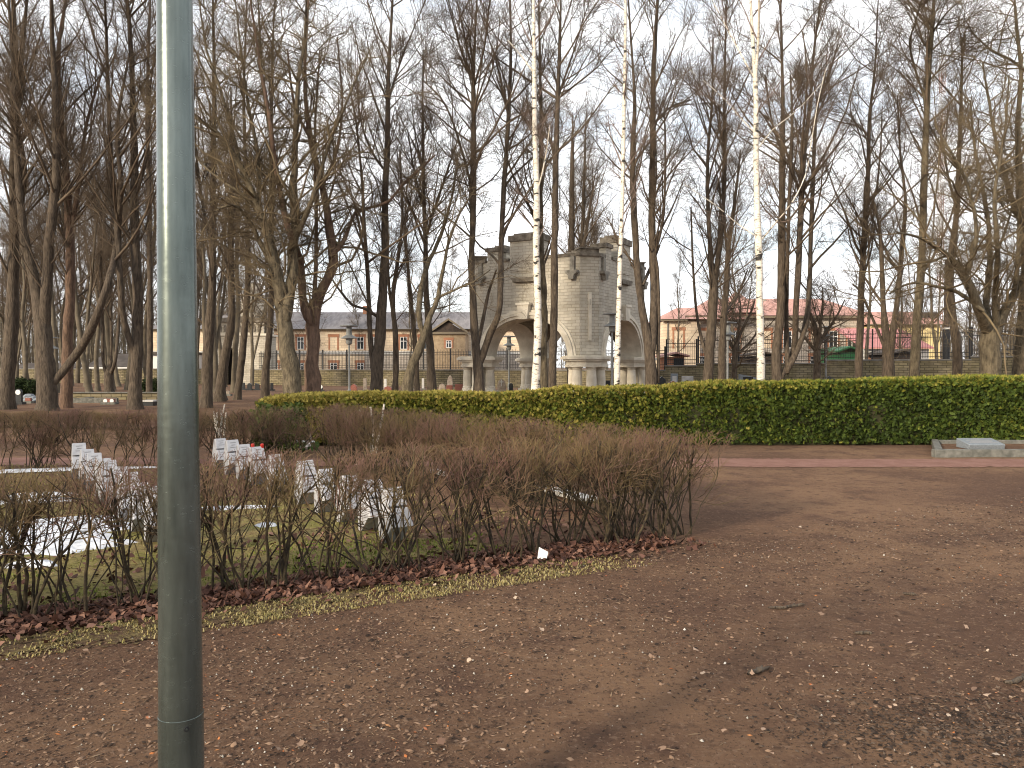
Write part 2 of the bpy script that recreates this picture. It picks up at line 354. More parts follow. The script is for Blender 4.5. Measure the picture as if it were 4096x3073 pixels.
fd = (FB - FA) / np.linalg.norm(FB - FA); fn = np.array([fd[1], -fd[0]])   # fn points to the camera side
sheet('lawn', [FA - fn * 0.1 - fd * 3, FB - fn * 0.35 - fd * 1.8, (FB + SC) / 2 - np.array([1.6, 1.0]), SC + np.array([-2.0, -3.5]), LD + np.array([0, -2.5])], M['lawn'], 0.012, 'yellowed winter grass inside the clipped hedges', 'lawn', jitter=0.35, step=0.07)
sheet('grass_strip', [FA + fn * 0.34 - fd * 2, FA + fn * 0.68 - fd * 2, FA + fn * 0.70 + fd * 3.2, FA + fn * 0.62 + fd * 5.2, FA + fn * 0.45 + fd * 6.4, FA + fn * 0.34 + fd * 6.5, FA + fn * 0.30 + fd * 3], M['verge'], 0.007, 'yellowed grass strip along the foot of the hedge', 'grass verge', jitter=0.13, step=0.03, seed=9)
sheet('path', [(-18, 13.0), (0, 12.75), (14, 12.6), (22, 12.5), (22, 13.55), (10, 13.75), (0, 13.85), (-18, 14.2)], M['pathmat'], 0.006, 'narrow reddish gravel path', 'path', jitter=0.07, step=0.06, seed=5)

# ------------------------------------------------------------------ branching machinery
def tubes(Pt, R, sides):
    """Pt (B,N,3) centre lines, R (B,N) radii -> verts, quads"""
    B, N, _ = Pt.shape
    T = np.empty_like(Pt); T[:, 1:-1] = Pt[:, 2:] - Pt[:, :-2]; T[:, 0] = Pt[:, 1] - Pt[:, 0]; T[:, -1] = Pt[:, -1] - Pt[:, -2]
    T /= np.linalg.norm(T, axis=-1, keepdims=True) + 1e-9
    mean = T.mean(1); ax = np.argmin(np.abs(mean), axis=1); ref = np.eye(3)[ax][:, None, :]
    U = np.cross(T, ref); U /= np.linalg.norm(U, axis=-1, keepdims=True) + 1e-9; W = np.cross(T, U)
    a = np.arange(sides) * 2 * math.pi / sides
    V = Pt[:, :, None, :] + R[:, :, None, None] * (U[:, :, None, :] * np.cos(a)[None, None, :, None] + W[:, :, None, :] * np.sin(a)[None, None, :, None])
    I = np.arange(B * N * sides).reshape(B, N, sides); J = np.roll(I, -1, axis=2)
    Q = np.stack([I[:, :-1], J[:, :-1], J[:, 1:], I[:, 1:]], -1).reshape(-1, 4)
    return V.reshape(-1, 3), Q
def joinvq(L):
    vs, fs, k = [], [], 0
    for v, f in L: vs.append(v); fs.append(f + k); k += len(v)
    return np.concatenate(vs), np.concatenate(fs)
def grow(r, start, direc, length, r0, N, wander, up, rend=0.35, droop=0.0):
    """B branches of N points"""
    B = len(start); Pt = np.zeros((B, N, 3)); Pt[:, 0] = start; dcur = direc / (np.linalg.norm(direc, axis=1, keepdims=True) + 1e-9)
    seg = (length / (N - 1))[:, None]
    for k in range(1, N):
        dcur = dcur + r.normal(0, wander, (B, 3)); dcur[:, 2] += up - droop * k / N
        dcur /= np.linalg.norm(dcur, axis=1, keepdims=True) + 1e-9
        Pt[:, k] = Pt[:, k - 1] + dcur * seg
    R = r0[:, None] * np.linspace(1, rend, N)[None, :]
    return Pt, R
def spawn(r, Pt, R, per, t0=0.15, t1=1.0, ang=(35, 60), side_up=0.0):
    """per children on each parent: start, direction, parent radius, parameter"""
    B, N, _ = Pt.shape
    idx = np.repeat(np.arange(B), per) if np.isscalar(per) else np.repeat(np.arange(B), per)
    t = r.uniform(t0, t1, len(idx)) * (N - 1); i = np.minimum(t.astype(int), N - 2); f = (t - i)[:, None]
    p0, p1 = Pt[idx, i], Pt[idx, i + 1]; s = p0 * (1 - f) + p1 * f; T = p1 - p0; T /= np.linalg.norm(T, axis=1, keepdims=True) + 1e-9
    rr = R[idx, i] * (1 - f[:, 0]) + R[idx, i + 1] * f[:, 0]
    q = r.normal(0, 1, (len(idx), 3)); q -= (q * T).sum(1, keepdims=True) * T; q /= np.linalg.norm(q, axis=1, keepdims=True) + 1e-9
    a = np.radians(r.uniform(ang[0], ang[1], len(idx)))[:, None]
    D = T * np.cos(a) + q * np.sin(a); D[:, 2] += side_up
    return s, D, rr, t / (N - 1), idx

KINDS = {
 #            dens  len1        ang1      up1   wander1  n2  len2        n3 len3        moss
 'linden': dict(dens=3.3, len1=(2.0, 5.6), ang1=(22, 56), up1=0.065, w1=0.095, n2=9, len2=(0.5, 2.0), n3=9, len3=(0.22, 0.8), ang2=(25, 58), w2=0.13, up2=0.05, tw='twig', bark='bark'),
 'maple': dict(dens=3.2, len1=(1.6, 4.6), ang1=(35, 80), up1=0.05, w1=0.25, n2=9, len2=(0.5, 1.7), n3=6, len3=(0.2, 0.65), ang2=(35, 70), w2=0.24, up2=0.03, tw='twig_moss', bark='bark_moss'),
 'birch': dict(dens=3.2, len1=(1.4, 3.4), ang1=(35, 60), up1=0.05, w1=0.06, n2=8, len2=(0.4, 1.3), n3=5, len3=(0.2, 0.6), ang2=(25, 50), w2=0.12, up2=-0.02, tw='twig_birch', bark='birch'),
}
def smoothline(pts, step):
    pts = np.asarray(pts, float); n = len(pts)
    ext = np.vstack([2 * pts[0] - pts[1], pts, 2 * pts[-1] - pts[-2]]); outp = []
    for i in range(n - 1):
        a, b, c, d = ext[i], ext[i + 1], ext[i + 2], ext[i + 3]
        k = max(2, int(np.linalg.norm((c - b)[:3]) / step))
        for t in np.arange(k) / k:
            outp.append(0.5 * ((2 * b) + (-a + c) * t + (2 * a - 5 * b + 4 * c - d) * t * t + (-a + 3 * b - 3 * c + d) * t ** 3))
    outp.append(pts[-1]); return np.array(outp)
def make_tree(name, label, cat, base, limbs, kind, seed, zb=3.0, group=None, dens=1.0, twigr=1.0, tw=None, bark=None):
    """limbs: list of (n,4) arrays x,y,z,r relative to base; first one is the trunk"""
    K = dict(KINDS[kind]); r = np.random.default_rng(seed)
    if tw: K['tw'] = tw
    if bark: K['bark'] = bark
    root = empty(name, base); tag(root, label, cat, group)
    TV = []; st, di, rr, hh = [], [], [], []
    ztop = max(l[:, 2].max() for l in limbs)
    for li, L in enumerate(limbs):
        L = smoothline(L, 0.35); n = len(L)
        wob = np.cumsum(r.normal(0, 0.012 if kind != 'maple' else .035, (n, 2)), 0); wob -= np.linspace(0, 1, n)[:, None] * wob[-1] * 0.8
        L[:, :2] += wob * np.clip(L[:, 3:4] * 6, 0.3, 1.0)
        R = np.maximum(L[:, 3], 0.008) * (1 + r.normal(0, 0.055, n))
        if li == 0: R = R * (1 + 0.45 * np.exp(-np.maximum(L[:, 2], 0) / 0.28))
        TV.append(tubes(L[None, :, :3], R[None, :], 12 if R.max() > 0.08 else 7))
        seg = np.linalg.norm(np.diff(L[:, :3], axis=0), axis=1); cum = np.concatenate([[0], np.cumsum(seg)])
        cnt = int(cum[-1] * K['dens'] * dens)
        ts = r.uniform(0, cum[-1], cnt); i = np.clip(np.searchsorted(cum, ts) - 1, 0, n - 2); f = ((ts - cum[i]) / (seg[i] + 1e-9))[:, None]
        p = L[i, :3] * (1 - f) + L[i + 1, :3] * f; T = L[i + 1, :3] - L[i, :3]; T /= np.linalg.norm(T, axis=1, keepdims=True) + 1e-9
        ok = p[:, 2] > zb * (1.3 if kind == 'linden' else 1.0) * r.uniform(0.6, 1.25, cnt)
        p, T, rad = p[ok], T[ok], R[i][ok]
        q = r.normal(0, 1, p.shape); q -= (q * T).sum(1, keepdims=True) * T; q /= np.linalg.norm(q, axis=1, keepdims=True) + 1e-9
        a = np.radians(r.uniform(*K['ang1'], len(p)))[:, None]
        st.append(p); di.append(T * np.cos(a) + q * np.sin(a)); rr.append(rad); hh.append(p[:, 2])
    TVv, TVf = joinvq(TV)
    npmesh('trunk', TVv, TVf, M[K['bark']], root, smooth=True)
    st = np.concatenate(st); di = np.concatenate(di); rr = np.concatenate(rr); hh = np.concatenate(hh)
    B = len(st)
    ln = r.uniform(*K['len1'], B) * (1.0 - 0.5 * np.clip(hh / ztop, 0, 1)) * r.choice([0.45, 0.7, 1.0, 1.15], B)
    r1 = np.minimum(rr * 0.6, (0.009 + 0.0105 * ln) * twigr)
    P1, R1 = grow(r, st, di, ln, r1, 7, K['w1'], K['up1'], 0.3)
    s, D, pr, t, idx = spawn(r, P1, R1, K['n2'], 0.25, 1.0, K['ang2'])
    l2 = r.uniform(*K['len2'], len(s)) * (1 - 0.45 * t) * np.clip(ln[idx] / 2.2, 0.4, 1.1)
    P2, R2 = grow(r, s, D, l2, np.minimum(pr * 0.7, 0.0095 * twigr), 5, K['w2'], K['up2'], 0.45)
    s, D, pr, t, idx = spawn(r, P2, R2, K['n3'], 0.15, 1.0, K['ang2'])
    l3 = r.uniform(*K['len3'], len(s)) * (1 - 0.3 * t)
    P3, R3 = grow(r, s, D, l3, np.minimum(pr * 0.8, 0.0058 * twigr), 4, K['w2'], K['up2'], 0.6)
    CV, CF = joinvq([tubes(P1, R1, 5), tubes(P2, R2, 3), tubes(P3, R3, 3)])
    npmesh('crown', CV, CF, M[K['tw']], root)
    return root

def px_tree(name, label, cat, d, limbs, kind, seed, zb=3.0, group=None, **kw):
    """limbs in photograph pixels (x, y, width) at distance d"""
    r = np.random.default_rng(seed + 500)
    b0 = limbs[0][0]; base = np.array([P(b0[0], HZ, d)[0], d, 0.0])
    WK = {'linden': 0.93, 'maple': 0.95, 'birch': 0.84}[kind]
    Ls = []; seen = []
    for li, l in enumerate(limbs):
        arr = []; dy = 0.0
        if li > 0:                                        # start at the depth of the limb it springs from
            q = min(seen, key=lambda t: (t[0] - l[0][0]) ** 2 + (t[1] - l[0][1]) ** 2); dy = q[2]
        for k, (x, y, w) in enumerate(l):
            p = P(x, y, d + dy); arr.append([p[0] - base[0], p[1] - d, p[2], w / 2 / F * (d + dy) * WK])
            seen.append((x, y, dy))
            dy += r.normal(0, 0.55) if li > 0 else 0
        if li > 0:                                        # root the limb inside the wood it springs from
            a, b = np.array(arr[0]), np.array(arr[1]); dr = (b - a)[:3]; dr /= np.linalg.norm(dr) + 1e-9
            e = a.copy(); e[:3] -= dr * (0.12 + a[3] * 1.2); e[3] = a[3] * .45; arr.insert(0, list(e))
        if li == 0:
            arr[0][2] = min(arr[0][2], 0.0) if False else arr[0][2]
            if arr[0][2] > 0: arr.insert(0, [arr[0][0] * 0.0, 0, -0.05, arr[0][3] * 1.1])
        if l[-1][1] <= 120:                               # leaves the frame: carry on to a tip
            a, b = np.array(arr[-2]), np.array(arr[-1]); dr = (b - a)[:3]; dr /= np.linalg.norm(dr) + 1e-9
            e = b.copy(); e[:3] += dr * 1.8; e[3] = b[3] * 0.6; e2 = e.copy(); e2[:3] += dr * 1.6; e2[3] = 0.012; arr += [list(e), list(e2)]
        else:
            arr[-1][3] = min(arr[-1][3], 0.03)
        Ls.append(np.array(arr))
    return make_tree(name, label, cat, base, Ls, kind, seed, zb, group, **kw)

# ------------------------------------------------------------------ trees one can tell apart
LI = 'bare lindens behind the hedges'
def T(label, d, limbs, kind='linden', seed=1, **kw):
    nm = {'linden': 'bare_linden', 'maple': 'bare_maple', 'birch': 'birch_tree'}[kind]
    return px_tree(nm, label, 'tree', d, limbs, kind, seed, **kw)
T('brown leaning trunk at the far left edge of the frame', 30, [[(22, 1640, 60), (40, 1330, 52), (58, 1050, 42), (60, 800, 38), (62, 500, 34), (62, 250, 26), (52, 0, 16)],
   [(62, 500, 20), (85, 250, 18), (108, 0, 12)], [(62, 900, 20), (95, 700, 20), (70, 500, 16), (20, 300, 10)]], seed=11, zb=4.5)
T('broad trunk with a long limb slanting up to the right', 29, [[(188, 1660, 76), (180, 1420, 74), (165, 1280, 66), (135, 1100, 42), (100, 950, 34), (75, 700, 28), (60, 400, 18), (40, 100, 10)],
   [(215, 1530, 34), (300, 1420, 34), (372, 1290, 34), (430, 1120, 28), (462, 980, 24), (480, 750, 20), (470, 500, 14), (520, 200, 8)],
   [(180, 1290, 44), (190, 1000, 42), (218, 700, 34), (215, 400, 26), (208, 200, 20), (203, 0, 14)],
   [(190, 700, 14), (150, 600, 12), (90, 480, 9), (20, 300, 6)]], seed=12, zb=4.5)
T('dark reddish trunk close behind the broad slanting-limbed tree', 31, [[(262, 1650, 46), (266, 1350, 42), (272, 1050, 36), (262, 750, 30), (235, 420, 22), (232, 200, 16), (262, 0, 9)],
   [(275, 1000, 18), (320, 700, 16), (350, 480, 12), (420, 250, 7)]], seed=13, zb=4.5, bark='bark_red')
T('trunk forking low just left of the lamp post', 30, [[(542, 1650, 52), (545, 1450, 50), (550, 1200, 42), (540, 1000, 36), (534, 700, 32), (530, 400, 24), (520, 150, 18), (508, 0, 14)],
   [(545, 1440, 28), (500, 1290, 26), (482, 1150, 24), (465, 900, 22), (440, 600, 18), (428, 250, 14), (418, 0, 10)],
   [(540, 800, 14), (590, 600, 12), (600, 350, 9), (640, 100, 6)]], seed=14, zb=4.5)
T('slim trunk half hidden behind the lamp post', 42, [[(598, 1560, 26), (602, 1200, 24), (598, 800, 20), (590, 400, 14), (600, 0, 8)]], seed=15, zb=5)
T('dark straight trunk just right of the lamp post', 31, [[(822, 1650, 46), (832, 1380, 44), (850, 1150, 32), (848, 800, 26), (855, 400, 18), (850, 50, 10)],
   [(850, 1000, 14), (800, 750, 12), (770, 400, 8)]], seed=16, zb=4.2)
T('curved trunk leaning right in front of the gatehouse', 37, [[(880, 1580, 46), (905, 1420, 38), (928, 1250, 32), (925, 1000, 26), (930, 700, 18), (925, 350, 10)]], seed=17, zb=4.5)
T('thin pale trunk against the gatehouse wall', 39, [[(950, 1570, 30), (965, 1400, 30), (985, 1150, 26), (985, 800, 20), (975, 400, 12), (985, 80, 7)]], seed=18, zb=4.5)
T('slender trunk bending right between gatehouse and stone wall', 38, [[(1060, 1590, 34), (1062, 1480, 32), (1082, 1250, 26), (1090, 1000, 22), (1085, 600, 16), (1090, 200, 9), (1100, 0, 7)],
   [(1090, 1000, 10), (1040, 850, 8), (1000, 750, 5)]], seed=19, zb=4.5)
T('mossy burled trunk with limbs reaching up to the left', 27, [[(1168, 1640, 86), (1166, 1500, 80), (1155, 1400, 68), (1140, 1250, 62), (1120, 1080, 50), (1085, 950, 38), (1040, 820, 30), (960, 640, 24), (900, 560, 18), (830, 500, 13), (720, 430, 8)],
   [(1150, 1250, 48), (1165, 1050, 44), (1172, 850, 36), (1165, 600, 26), (1180, 350, 18), (1215, 150, 12), (1225, 0, 8)],
   [(1135, 1150, 26), (1060, 1000, 20), (1000, 880, 14), (930, 820, 10), (850, 850, 6)],
   [(1165, 1000, 24), (1250, 800, 20), (1330, 560, 14), (1400, 380, 9), (1480, 200, 6)],
   [(1040, 820, 18), (1030, 600, 16), (990, 400, 12), (960, 150, 8), (940, 0, 6)],
   [(1090, 950, 16), (990, 800, 14), (880, 720, 10), (790, 640, 8), (740, 560, 5)],
   [(1120, 1080, 18), (1080, 900, 16), (1100, 650, 14), (1060, 350, 10), (1040, 50, 7)],
   [(960, 640, 14), (900, 400, 12), (830, 200, 9), (800, 0, 6)]], 'maple', seed=20, zb=3.4, dens=1.35)
T('reddish trunk forking into two sinuous limbs by the burled tree', 28, [[(1258, 1640, 74), (1256, 1420, 62), (1248, 1270, 56), (1285, 1160, 42), (1325, 1080, 42), (1335, 1020, 42), (1318, 920, 36), (1300, 800, 30), (1280, 680, 27), (1243, 560, 23), (1222, 300, 16), (1232, 50, 10)],
   [(1240, 1270, 38), (1214, 1150, 34), (1202, 1040, 30), (1155, 930, 27), (1122, 800, 24), (1085, 500, 18), (1040, 250, 13), (1000, 0, 8)],
   [(1335, 1010, 22), (1375, 965, 18), (1400, 900, 15), (1425, 850, 14), (1480, 832, 13), (1560, 805, 12), (1610, 740, 11), (1665, 690, 10), (1740, 620, 6)],
   [(1258, 1250, 18), (1263, 1100, 18), (1264, 850, 15), (1262, 500, 10), (1280, 200, 6)],
   [(1290, 740, 14), (1350, 600, 13), (1370, 400, 9), (1350, 150, 6)],
   [(1243, 560, 14), (1180, 420, 11), (1150, 200, 7)]], 'maple', seed=21, zb=4.2, dens=1.0, bark='bark_red')
T('tall straight dark trunk with a side stem beside the thin lamp', 30, [[(1505, 1650, 58), (1512, 1430, 50), (1530, 1180, 38), (1538, 950, 33), (1540, 700, 28), (1548, 450, 22), (1555, 250, 16), (1566, 50, 10)],
   [(1492, 1490, 24), (1478, 1350, 22), (1470, 1150, 19), (1456, 900, 15), (1450, 740, 12), (1425, 500, 8), (1400, 350, 6)],
   [(1515, 1270, 14), (1460, 1235, 13), (1410, 1220, 12), (1365, 1170, 10), (1330, 1120, 7)],
   [(1538, 680, 12), (1485, 600, 10), (1440, 470, 7), (1425, 300, 5)], [(1548, 420, 10), (1600, 250, 8), (1670, 80, 5)]], seed=22, zb=4.5)
T('thin forked trunk right of the tall straight dark one', 40, [[(1580, 1560, 28), (1582, 1350, 24), (1572, 1200, 20), (1590, 1050, 16), (1610, 850, 12), (1600, 600, 7)], [(1580, 1300, 14), (1555, 1150, 12), (1550, 950, 8)]], seed=23, zb=3.5)
T('gnarled pale trunk leaning right and forking in a V', 29, [[(1612, 1640, 62), (1640, 1460, 42), (1685, 1350, 34), (1722, 1260, 24), (1755, 1185, 20), (1772, 1080, 15), (1795, 960, 12), (1840, 850, 9), (1900, 760, 6)],
   [(1690, 1340, 22), (1668, 1250, 24), (1690, 1120, 22), (1712, 1040, 19), (1762, 940, 15), (1805, 800, 11), (1830, 640, 7)],
   [(1750, 1190, 10), (1840, 1150, 8), (1890, 1130, 7), (1960, 1080, 5)]], 'maple', seed=24, zb=3.8, dens=0.7, twigr=0.9)
T('dark upright trunk right of the gnarled V-shaped tree', 33, [[(1728, 1620, 46), (1718, 1420, 34), (1706, 1200, 25), (1703, 1000, 20), (1692, 700, 15), (1690, 400, 9), (1695, 200, 6)],
   [(1703, 950, 12), (1750, 800, 11), (1800, 650, 8), (1850, 500, 5)], [(1700, 850, 10), (1660, 700, 8), (1630, 520, 5)]], seed=25, zb=4)
T('slim trunk between the gnarled V and the dark upright one', 42, [[(1668, 1560, 24), (1658, 1330, 20), (1640, 1150, 16), (1622, 950, 12), (1625, 750, 7)]], seed=26, zb=3.5)
T('three-stemmed tree before the left edge of the stone monument', 31, [[(1912, 1650, 46), (1910, 1480, 44), (1897, 1320, 34), (1888, 1100, 28), (1893, 880, 26), (1893, 600, 23), (1892, 330, 18), (1900, 150, 10), (1908, 0, 7)],
   [(1918, 1460, 30), (1965, 1335, 30), (2003, 1230, 26), (2010, 1000, 23), (2020, 750, 21), (2035, 500, 18), (2046, 250, 13), (2042, 0, 8)],
   [(1900, 1420, 18), (1930, 1290, 15), (1955, 1170, 12), (1985, 1080, 9)],
   [(1892, 330, 10), (1850, 220, 8), (1810, 80, 6)], [(1893, 780, 12), (1845, 600, 10), (1780, 420, 8), (1690, 320, 5)], [(1893, 350, 10), (1935, 200, 8), (1960, 0, 6)]], seed=27, zb=4.5)
T('white birch standing before the left arch of the monument', 27, [[(2138, 1650, 44), (2146, 1400, 37), (2146, 1200, 35), (2140, 1000, 32), (2143, 800, 28), (2140, 500, 24), (2138, 250, 19), (2134, 0, 14)],
   [(2140, 300, 8), (2090, 230, 7), (2030, 160, 5)], [(2146, 780, 7), (2180, 640, 6), (2200, 500, 4)]], 'birch', seed=28, zb=6.5, dens=0.55)
T('brown trunk directly behind the left birch', 33, [[(2178, 1600, 32), (2176, 1250, 28), (2165, 950, 22), (2164, 550, 17), (2158, 200, 10), (2155, 0, 7)]], seed=29, zb=4.5, dens=0.9, bark='bark_moss')
T('straight trunk in front of the middle of the monument', 31, [[(2208, 1640, 34), (2214, 1300, 32), (2220, 950, 29), (2222, 650, 25), (2232, 320, 18), (2240, 50, 9)],
   [(2228, 400, 10), (2280, 250, 8), (2340, 60, 5)], [(2220, 650, 9), (2180, 480, 7), (2140, 350, 5)]], seed=30, zb=7)
T('thin white birch before the right corner of the monument', 27, [[(2460, 1650, 30), (2470, 1300, 25), (2480, 1000, 21), (2490, 700, 18), (2498, 350, 16), (2502, 0, 12)]], 'birch', seed=31, zb=6.5, dens=0.5)
T('double-stemmed tree at the right side of the monument', 30, [[(2604, 1640, 54), (2600, 1420, 48), (2570, 1240, 32), (2552, 1100, 30), (2536, 900, 27), (2530, 600, 24), (2538, 400, 14), (2520, 100, 8)],
   [(2604, 1400, 36), (2612, 1200, 35), (2607, 900, 31), (2610, 600, 27), (2612, 300, 21), (2628, 0, 12)],
   [(2634, 1500, 14), (2634, 1130, 15), (2622, 1010, 14)], [(2578, 1130, 14), (2612, 1050, 12), (2640, 980, 8)],
   [(2612, 500, 12), (2680, 430, 9), (2760, 400, 5)], [(2625, 1000, 12), (2655, 850, 11), (2660, 600, 9), (2655, 400, 6)]], seed=32, zb=5.5)
T('thick trunk splitting in three left of the red roofed building', 32, [[(2826, 1620, 42), (2836, 1430, 44), (2854, 1180, 38), (2843, 1050, 26), (2834, 880, 18), (2830, 650, 14), (2848, 400, 10), (2852, 150, 6)],
   [(2856, 1150, 26), (2882, 960, 20), (2894, 750, 17), (2896, 450, 13), (2902, 100, 7)], [(2818, 1400, 13), (2788, 1260, 12), (2770, 1020, 9), (2764, 830, 6)]], seed=33, zb=4)
T('dark trunk right behind the three-way splitting one', 39, [[(2882, 1570, 38), (2886, 1330, 30), (2900, 1150, 25), (2908, 1000, 19), (2938, 800, 13), (2962, 600, 8)], [(2890, 1260, 14), (2950, 1180, 11), (2990, 1080, 8)], [(2906, 1000, 10), (2890, 800, 8), (2900, 560, 5)]], seed=34, zb=3.6)
T('tall white birch forking at the top of the picture', 25, [[(3047, 1660, 42), (3040, 1400, 36), (3036, 1200, 33), (3030, 950, 31), (3025, 700, 27), (3024, 450, 23), (3020, 300, 20), (3006, 80, 14), (3002, 0, 12)],
   [(3022, 310, 14), (3034, 150, 13), (3036, 0, 11)], [(3046, 960, 7), (3105, 890, 6), (3175, 800, 6), (3225, 690, 5.5), (3240, 600, 5), (3270, 420, 4), (3310, 250, 3)],
   [(3032, 950, 5), (2950, 895, 5), (2860, 820, 4), (2740, 740, 3)], [(3030, 540, 6), (2970, 480, 5), (2880, 380, 4), (2760, 280, 3)],
   [(3030, 600, 5), (3090, 520, 4), (3190, 440, 3.5), (3290, 330, 2.5)], [(3020, 320, 8), (2960, 210, 7), (2890, 80, 5)]], 'birch', seed=35, zb=6.5, dens=0.5)
T('cluster of four parallel stems right of the tallest birch', 30, [[(3118, 1640, 44), (3106, 1420, 42), (3124, 1220, 35), (3130, 900, 31), (3132, 650, 25), (3130, 400, 16), (3124, 100, 9)],
   [(3130, 1500, 26), (3176, 1400, 25), (3190, 1200, 26), (3204, 900, 25), (3214, 650, 24), (3238, 450, 15), (3252, 250, 11), (3282, 0, 7)],
   [(3150, 1470, 22), (3146, 1250, 18), (3154, 900, 16), (3168, 500, 13), (3160, 300, 8)],
   [(3160, 1460, 26), (3222, 1300, 22), (3240, 1000, 19), (3250, 750, 17), (3264, 450, 13), (3300, 350, 10), (3350, 180, 6)],
   [(3130, 620, 11), (3085, 480, 9), (3060, 300, 6)]], seed=36, zb=5)
T('single straight trunk in front of the end of the red roof', 32, [[(3432, 1620, 33), (3444, 1280, 29), (3458, 1000, 25), (3474, 700, 19), (3482, 450, 13), (3500, 280, 8), (3512, 50, 5)],
   [(3478, 620, 8), (3540, 500, 6), (3600, 420, 4)], [(3474, 700, 8), (3440, 540, 6), (3400, 450, 4)]], seed=37, zb=4.5)
T('stout short trunk opening in a V before the pink roofs', 31, [[(3556, 1640, 48), (3554, 1420, 46), (3537, 1250, 22), (3530, 1080, 19), (3520, 930, 15), (3490, 780, 9)],
   [(3565, 1400, 28), (3592, 1200, 21), (3608, 1000, 19), (3620, 800, 13), (3600, 600, 9), (3590, 380, 5)], [(3532, 1380, 14), (3482, 1260, 11), (3440, 1165, 8), (3410, 1140, 5)]], seed=38, zb=3.6)
T('tall pale barked trunk rising to the top right of centre', 30, [[(3662, 1620, 46), (3660, 1380, 38), (3678, 1150, 33), (3690, 900, 29), (3700, 600, 26), (3714, 300, 22), (3728, 130, 19), (3736, 0, 12)],
   [(3700, 400, 10), (3655, 260, 9), (3638, 170, 8), (3655, 110, 6)], [(3725, 125, 11), (3660, 40, 9), (3630, 0, 6)], [(3730, 130, 9), (3790, 50, 7), (3850, 0, 5)], [(3712, 330, 8), (3790, 240, 6), (3860, 150, 4)]], seed=39, zb=5, bark='bark_moss')
T('trunk with a dark burl in front of the black post', 31, [[(3826, 1640, 40), (3834, 1420, 36), (3806, 1220, 31), (3802, 1080, 34), (3828, 880, 24), (3838, 650, 18), (3846, 400, 13), (3850, 150, 8)], [(3830, 850, 12), (3790, 700, 10), (3760, 500, 6)]], seed=40, zb=4.2)
T('big gnarled tree spreading crooked limbs at the right', 27, [[(3972, 1640, 92), (3974, 1500, 78), (3972, 1340, 74), (3995, 1310, 46), (4050, 1200, 38), (4095, 1130, 34), (4150, 1000, 28), (4180, 800, 20), (4160, 500, 12)],
   [(3955, 1330, 44), (3900, 1200, 38), (3852, 1100, 34), (3800, 1025, 20), (3740, 985, 16), (3680, 950, 12), (3590, 930, 8)],
   [(3918, 1230, 18), (3840, 1170, 15), (3745, 1145, 12), (3670, 1130, 10), (3600, 1150, 8), (3560, 1175, 6)],
   [(3962, 1320, 30), (3950, 1190, 26), (3960, 1050, 21), (3940, 820, 16), (3900, 600, 11), (3880, 400, 7)],
   [(3982, 1310, 28), (3990, 1180, 23), (4002, 1000, 20), (3995, 750, 15), (4030, 500, 10), (4040, 300, 6)],
   [(3860, 1110, 20), (3900, 950, 18), (3870, 750, 13), (3800, 600, 9), (3740, 500, 6)],
   [(4050, 1200, 20), (4070, 1000, 18), (4080, 750, 14), (4070, 500, 9)],
   [(3950, 1080, 14), (4010, 950, 11), (4060, 800, 8)]], 'maple', seed=41, zb=3.6, dens=1.25)
T('mossy trunk at the right edge of the frame', 29, [[(4072, 1640, 64), (4076, 1350, 50), (4078, 1050, 42), (4062, 850, 34), (4058, 600, 24), (4080, 300, 16), (4060, 50, 10)],
   [(4062, 850, 20), (4000, 650, 16), (3960, 450, 11), (3930, 250, 7)], [(4110, 290, 12), (4040, 240, 11), (3960, 200, 9), (3900, 140, 6), (3870, 90, 4)]], 'maple', seed=42, zb=4.5, dens=1.1)
T('slender forked tree rising behind the monument roof', 55, [[(2285, 1540, 34), (2286, 1200, 32), (2290, 950, 28), (2290, 700, 20), (2292, 450, 10)], [(2300, 1150, 18), (2325, 950, 16), (2335, 700, 12), (2345, 450, 7)], [(2310, 1150, 16), (2350, 900, 14), (2380, 700, 8)]], seed=43, zb=5)
T('small spreading fruit tree before the stone building by the fence', 47, [[(2930, 1560, 24), (2935, 1420, 22), (2960, 1330, 13), (3000, 1260, 10), (3020, 1200, 7)], [(2932, 1410, 13), (2900, 1310, 10), (2900, 1200, 7)], [(2935, 1440, 12), (3000, 1370, 10), (3050, 1300, 6)], [(2934, 1420, 10), (2960, 1250, 8), (2950, 1140, 5)]], 'maple', seed=44, zb=1.8, dens=0.9, tw='twig', bark='bark')
T('low round-crowned tree in front of the long red roof', 47, [[(3268, 1560, 32), (3270, 1400, 30), (3265, 1320, 20), (3235, 1240, 14), (3240, 1180, 9), (3200, 1130, 6)], [(3272, 1390, 16), (3310, 1320, 13), (3350, 1260, 9), (3380, 1200, 6)], [(3268, 1380, 14), (3290, 1250, 11), (3290, 1150, 7)], [(3260, 1400, 14), (3210, 1340, 11), (3170, 1280, 7)]], 'maple', seed=45, zb=1.8, dens=1.3, tw='twig', bark='bark')
T('candelabra-shaped tree with three prongs from a low stump', 46, [[(437, 1580, 34), (437, 1500, 34), (445, 1440, 14), (446, 1300, 12), (442, 1100, 10), (445, 850, 6)], [(430, 1500, 16), (412, 1450, 13), (408, 1300, 12), (402, 1050, 10), (405, 800, 6)], [(440, 1500, 16), (462, 1440, 14), (475, 1300, 12), (480, 1100, 9), (485, 900, 6)]], seed=46, zb=4)

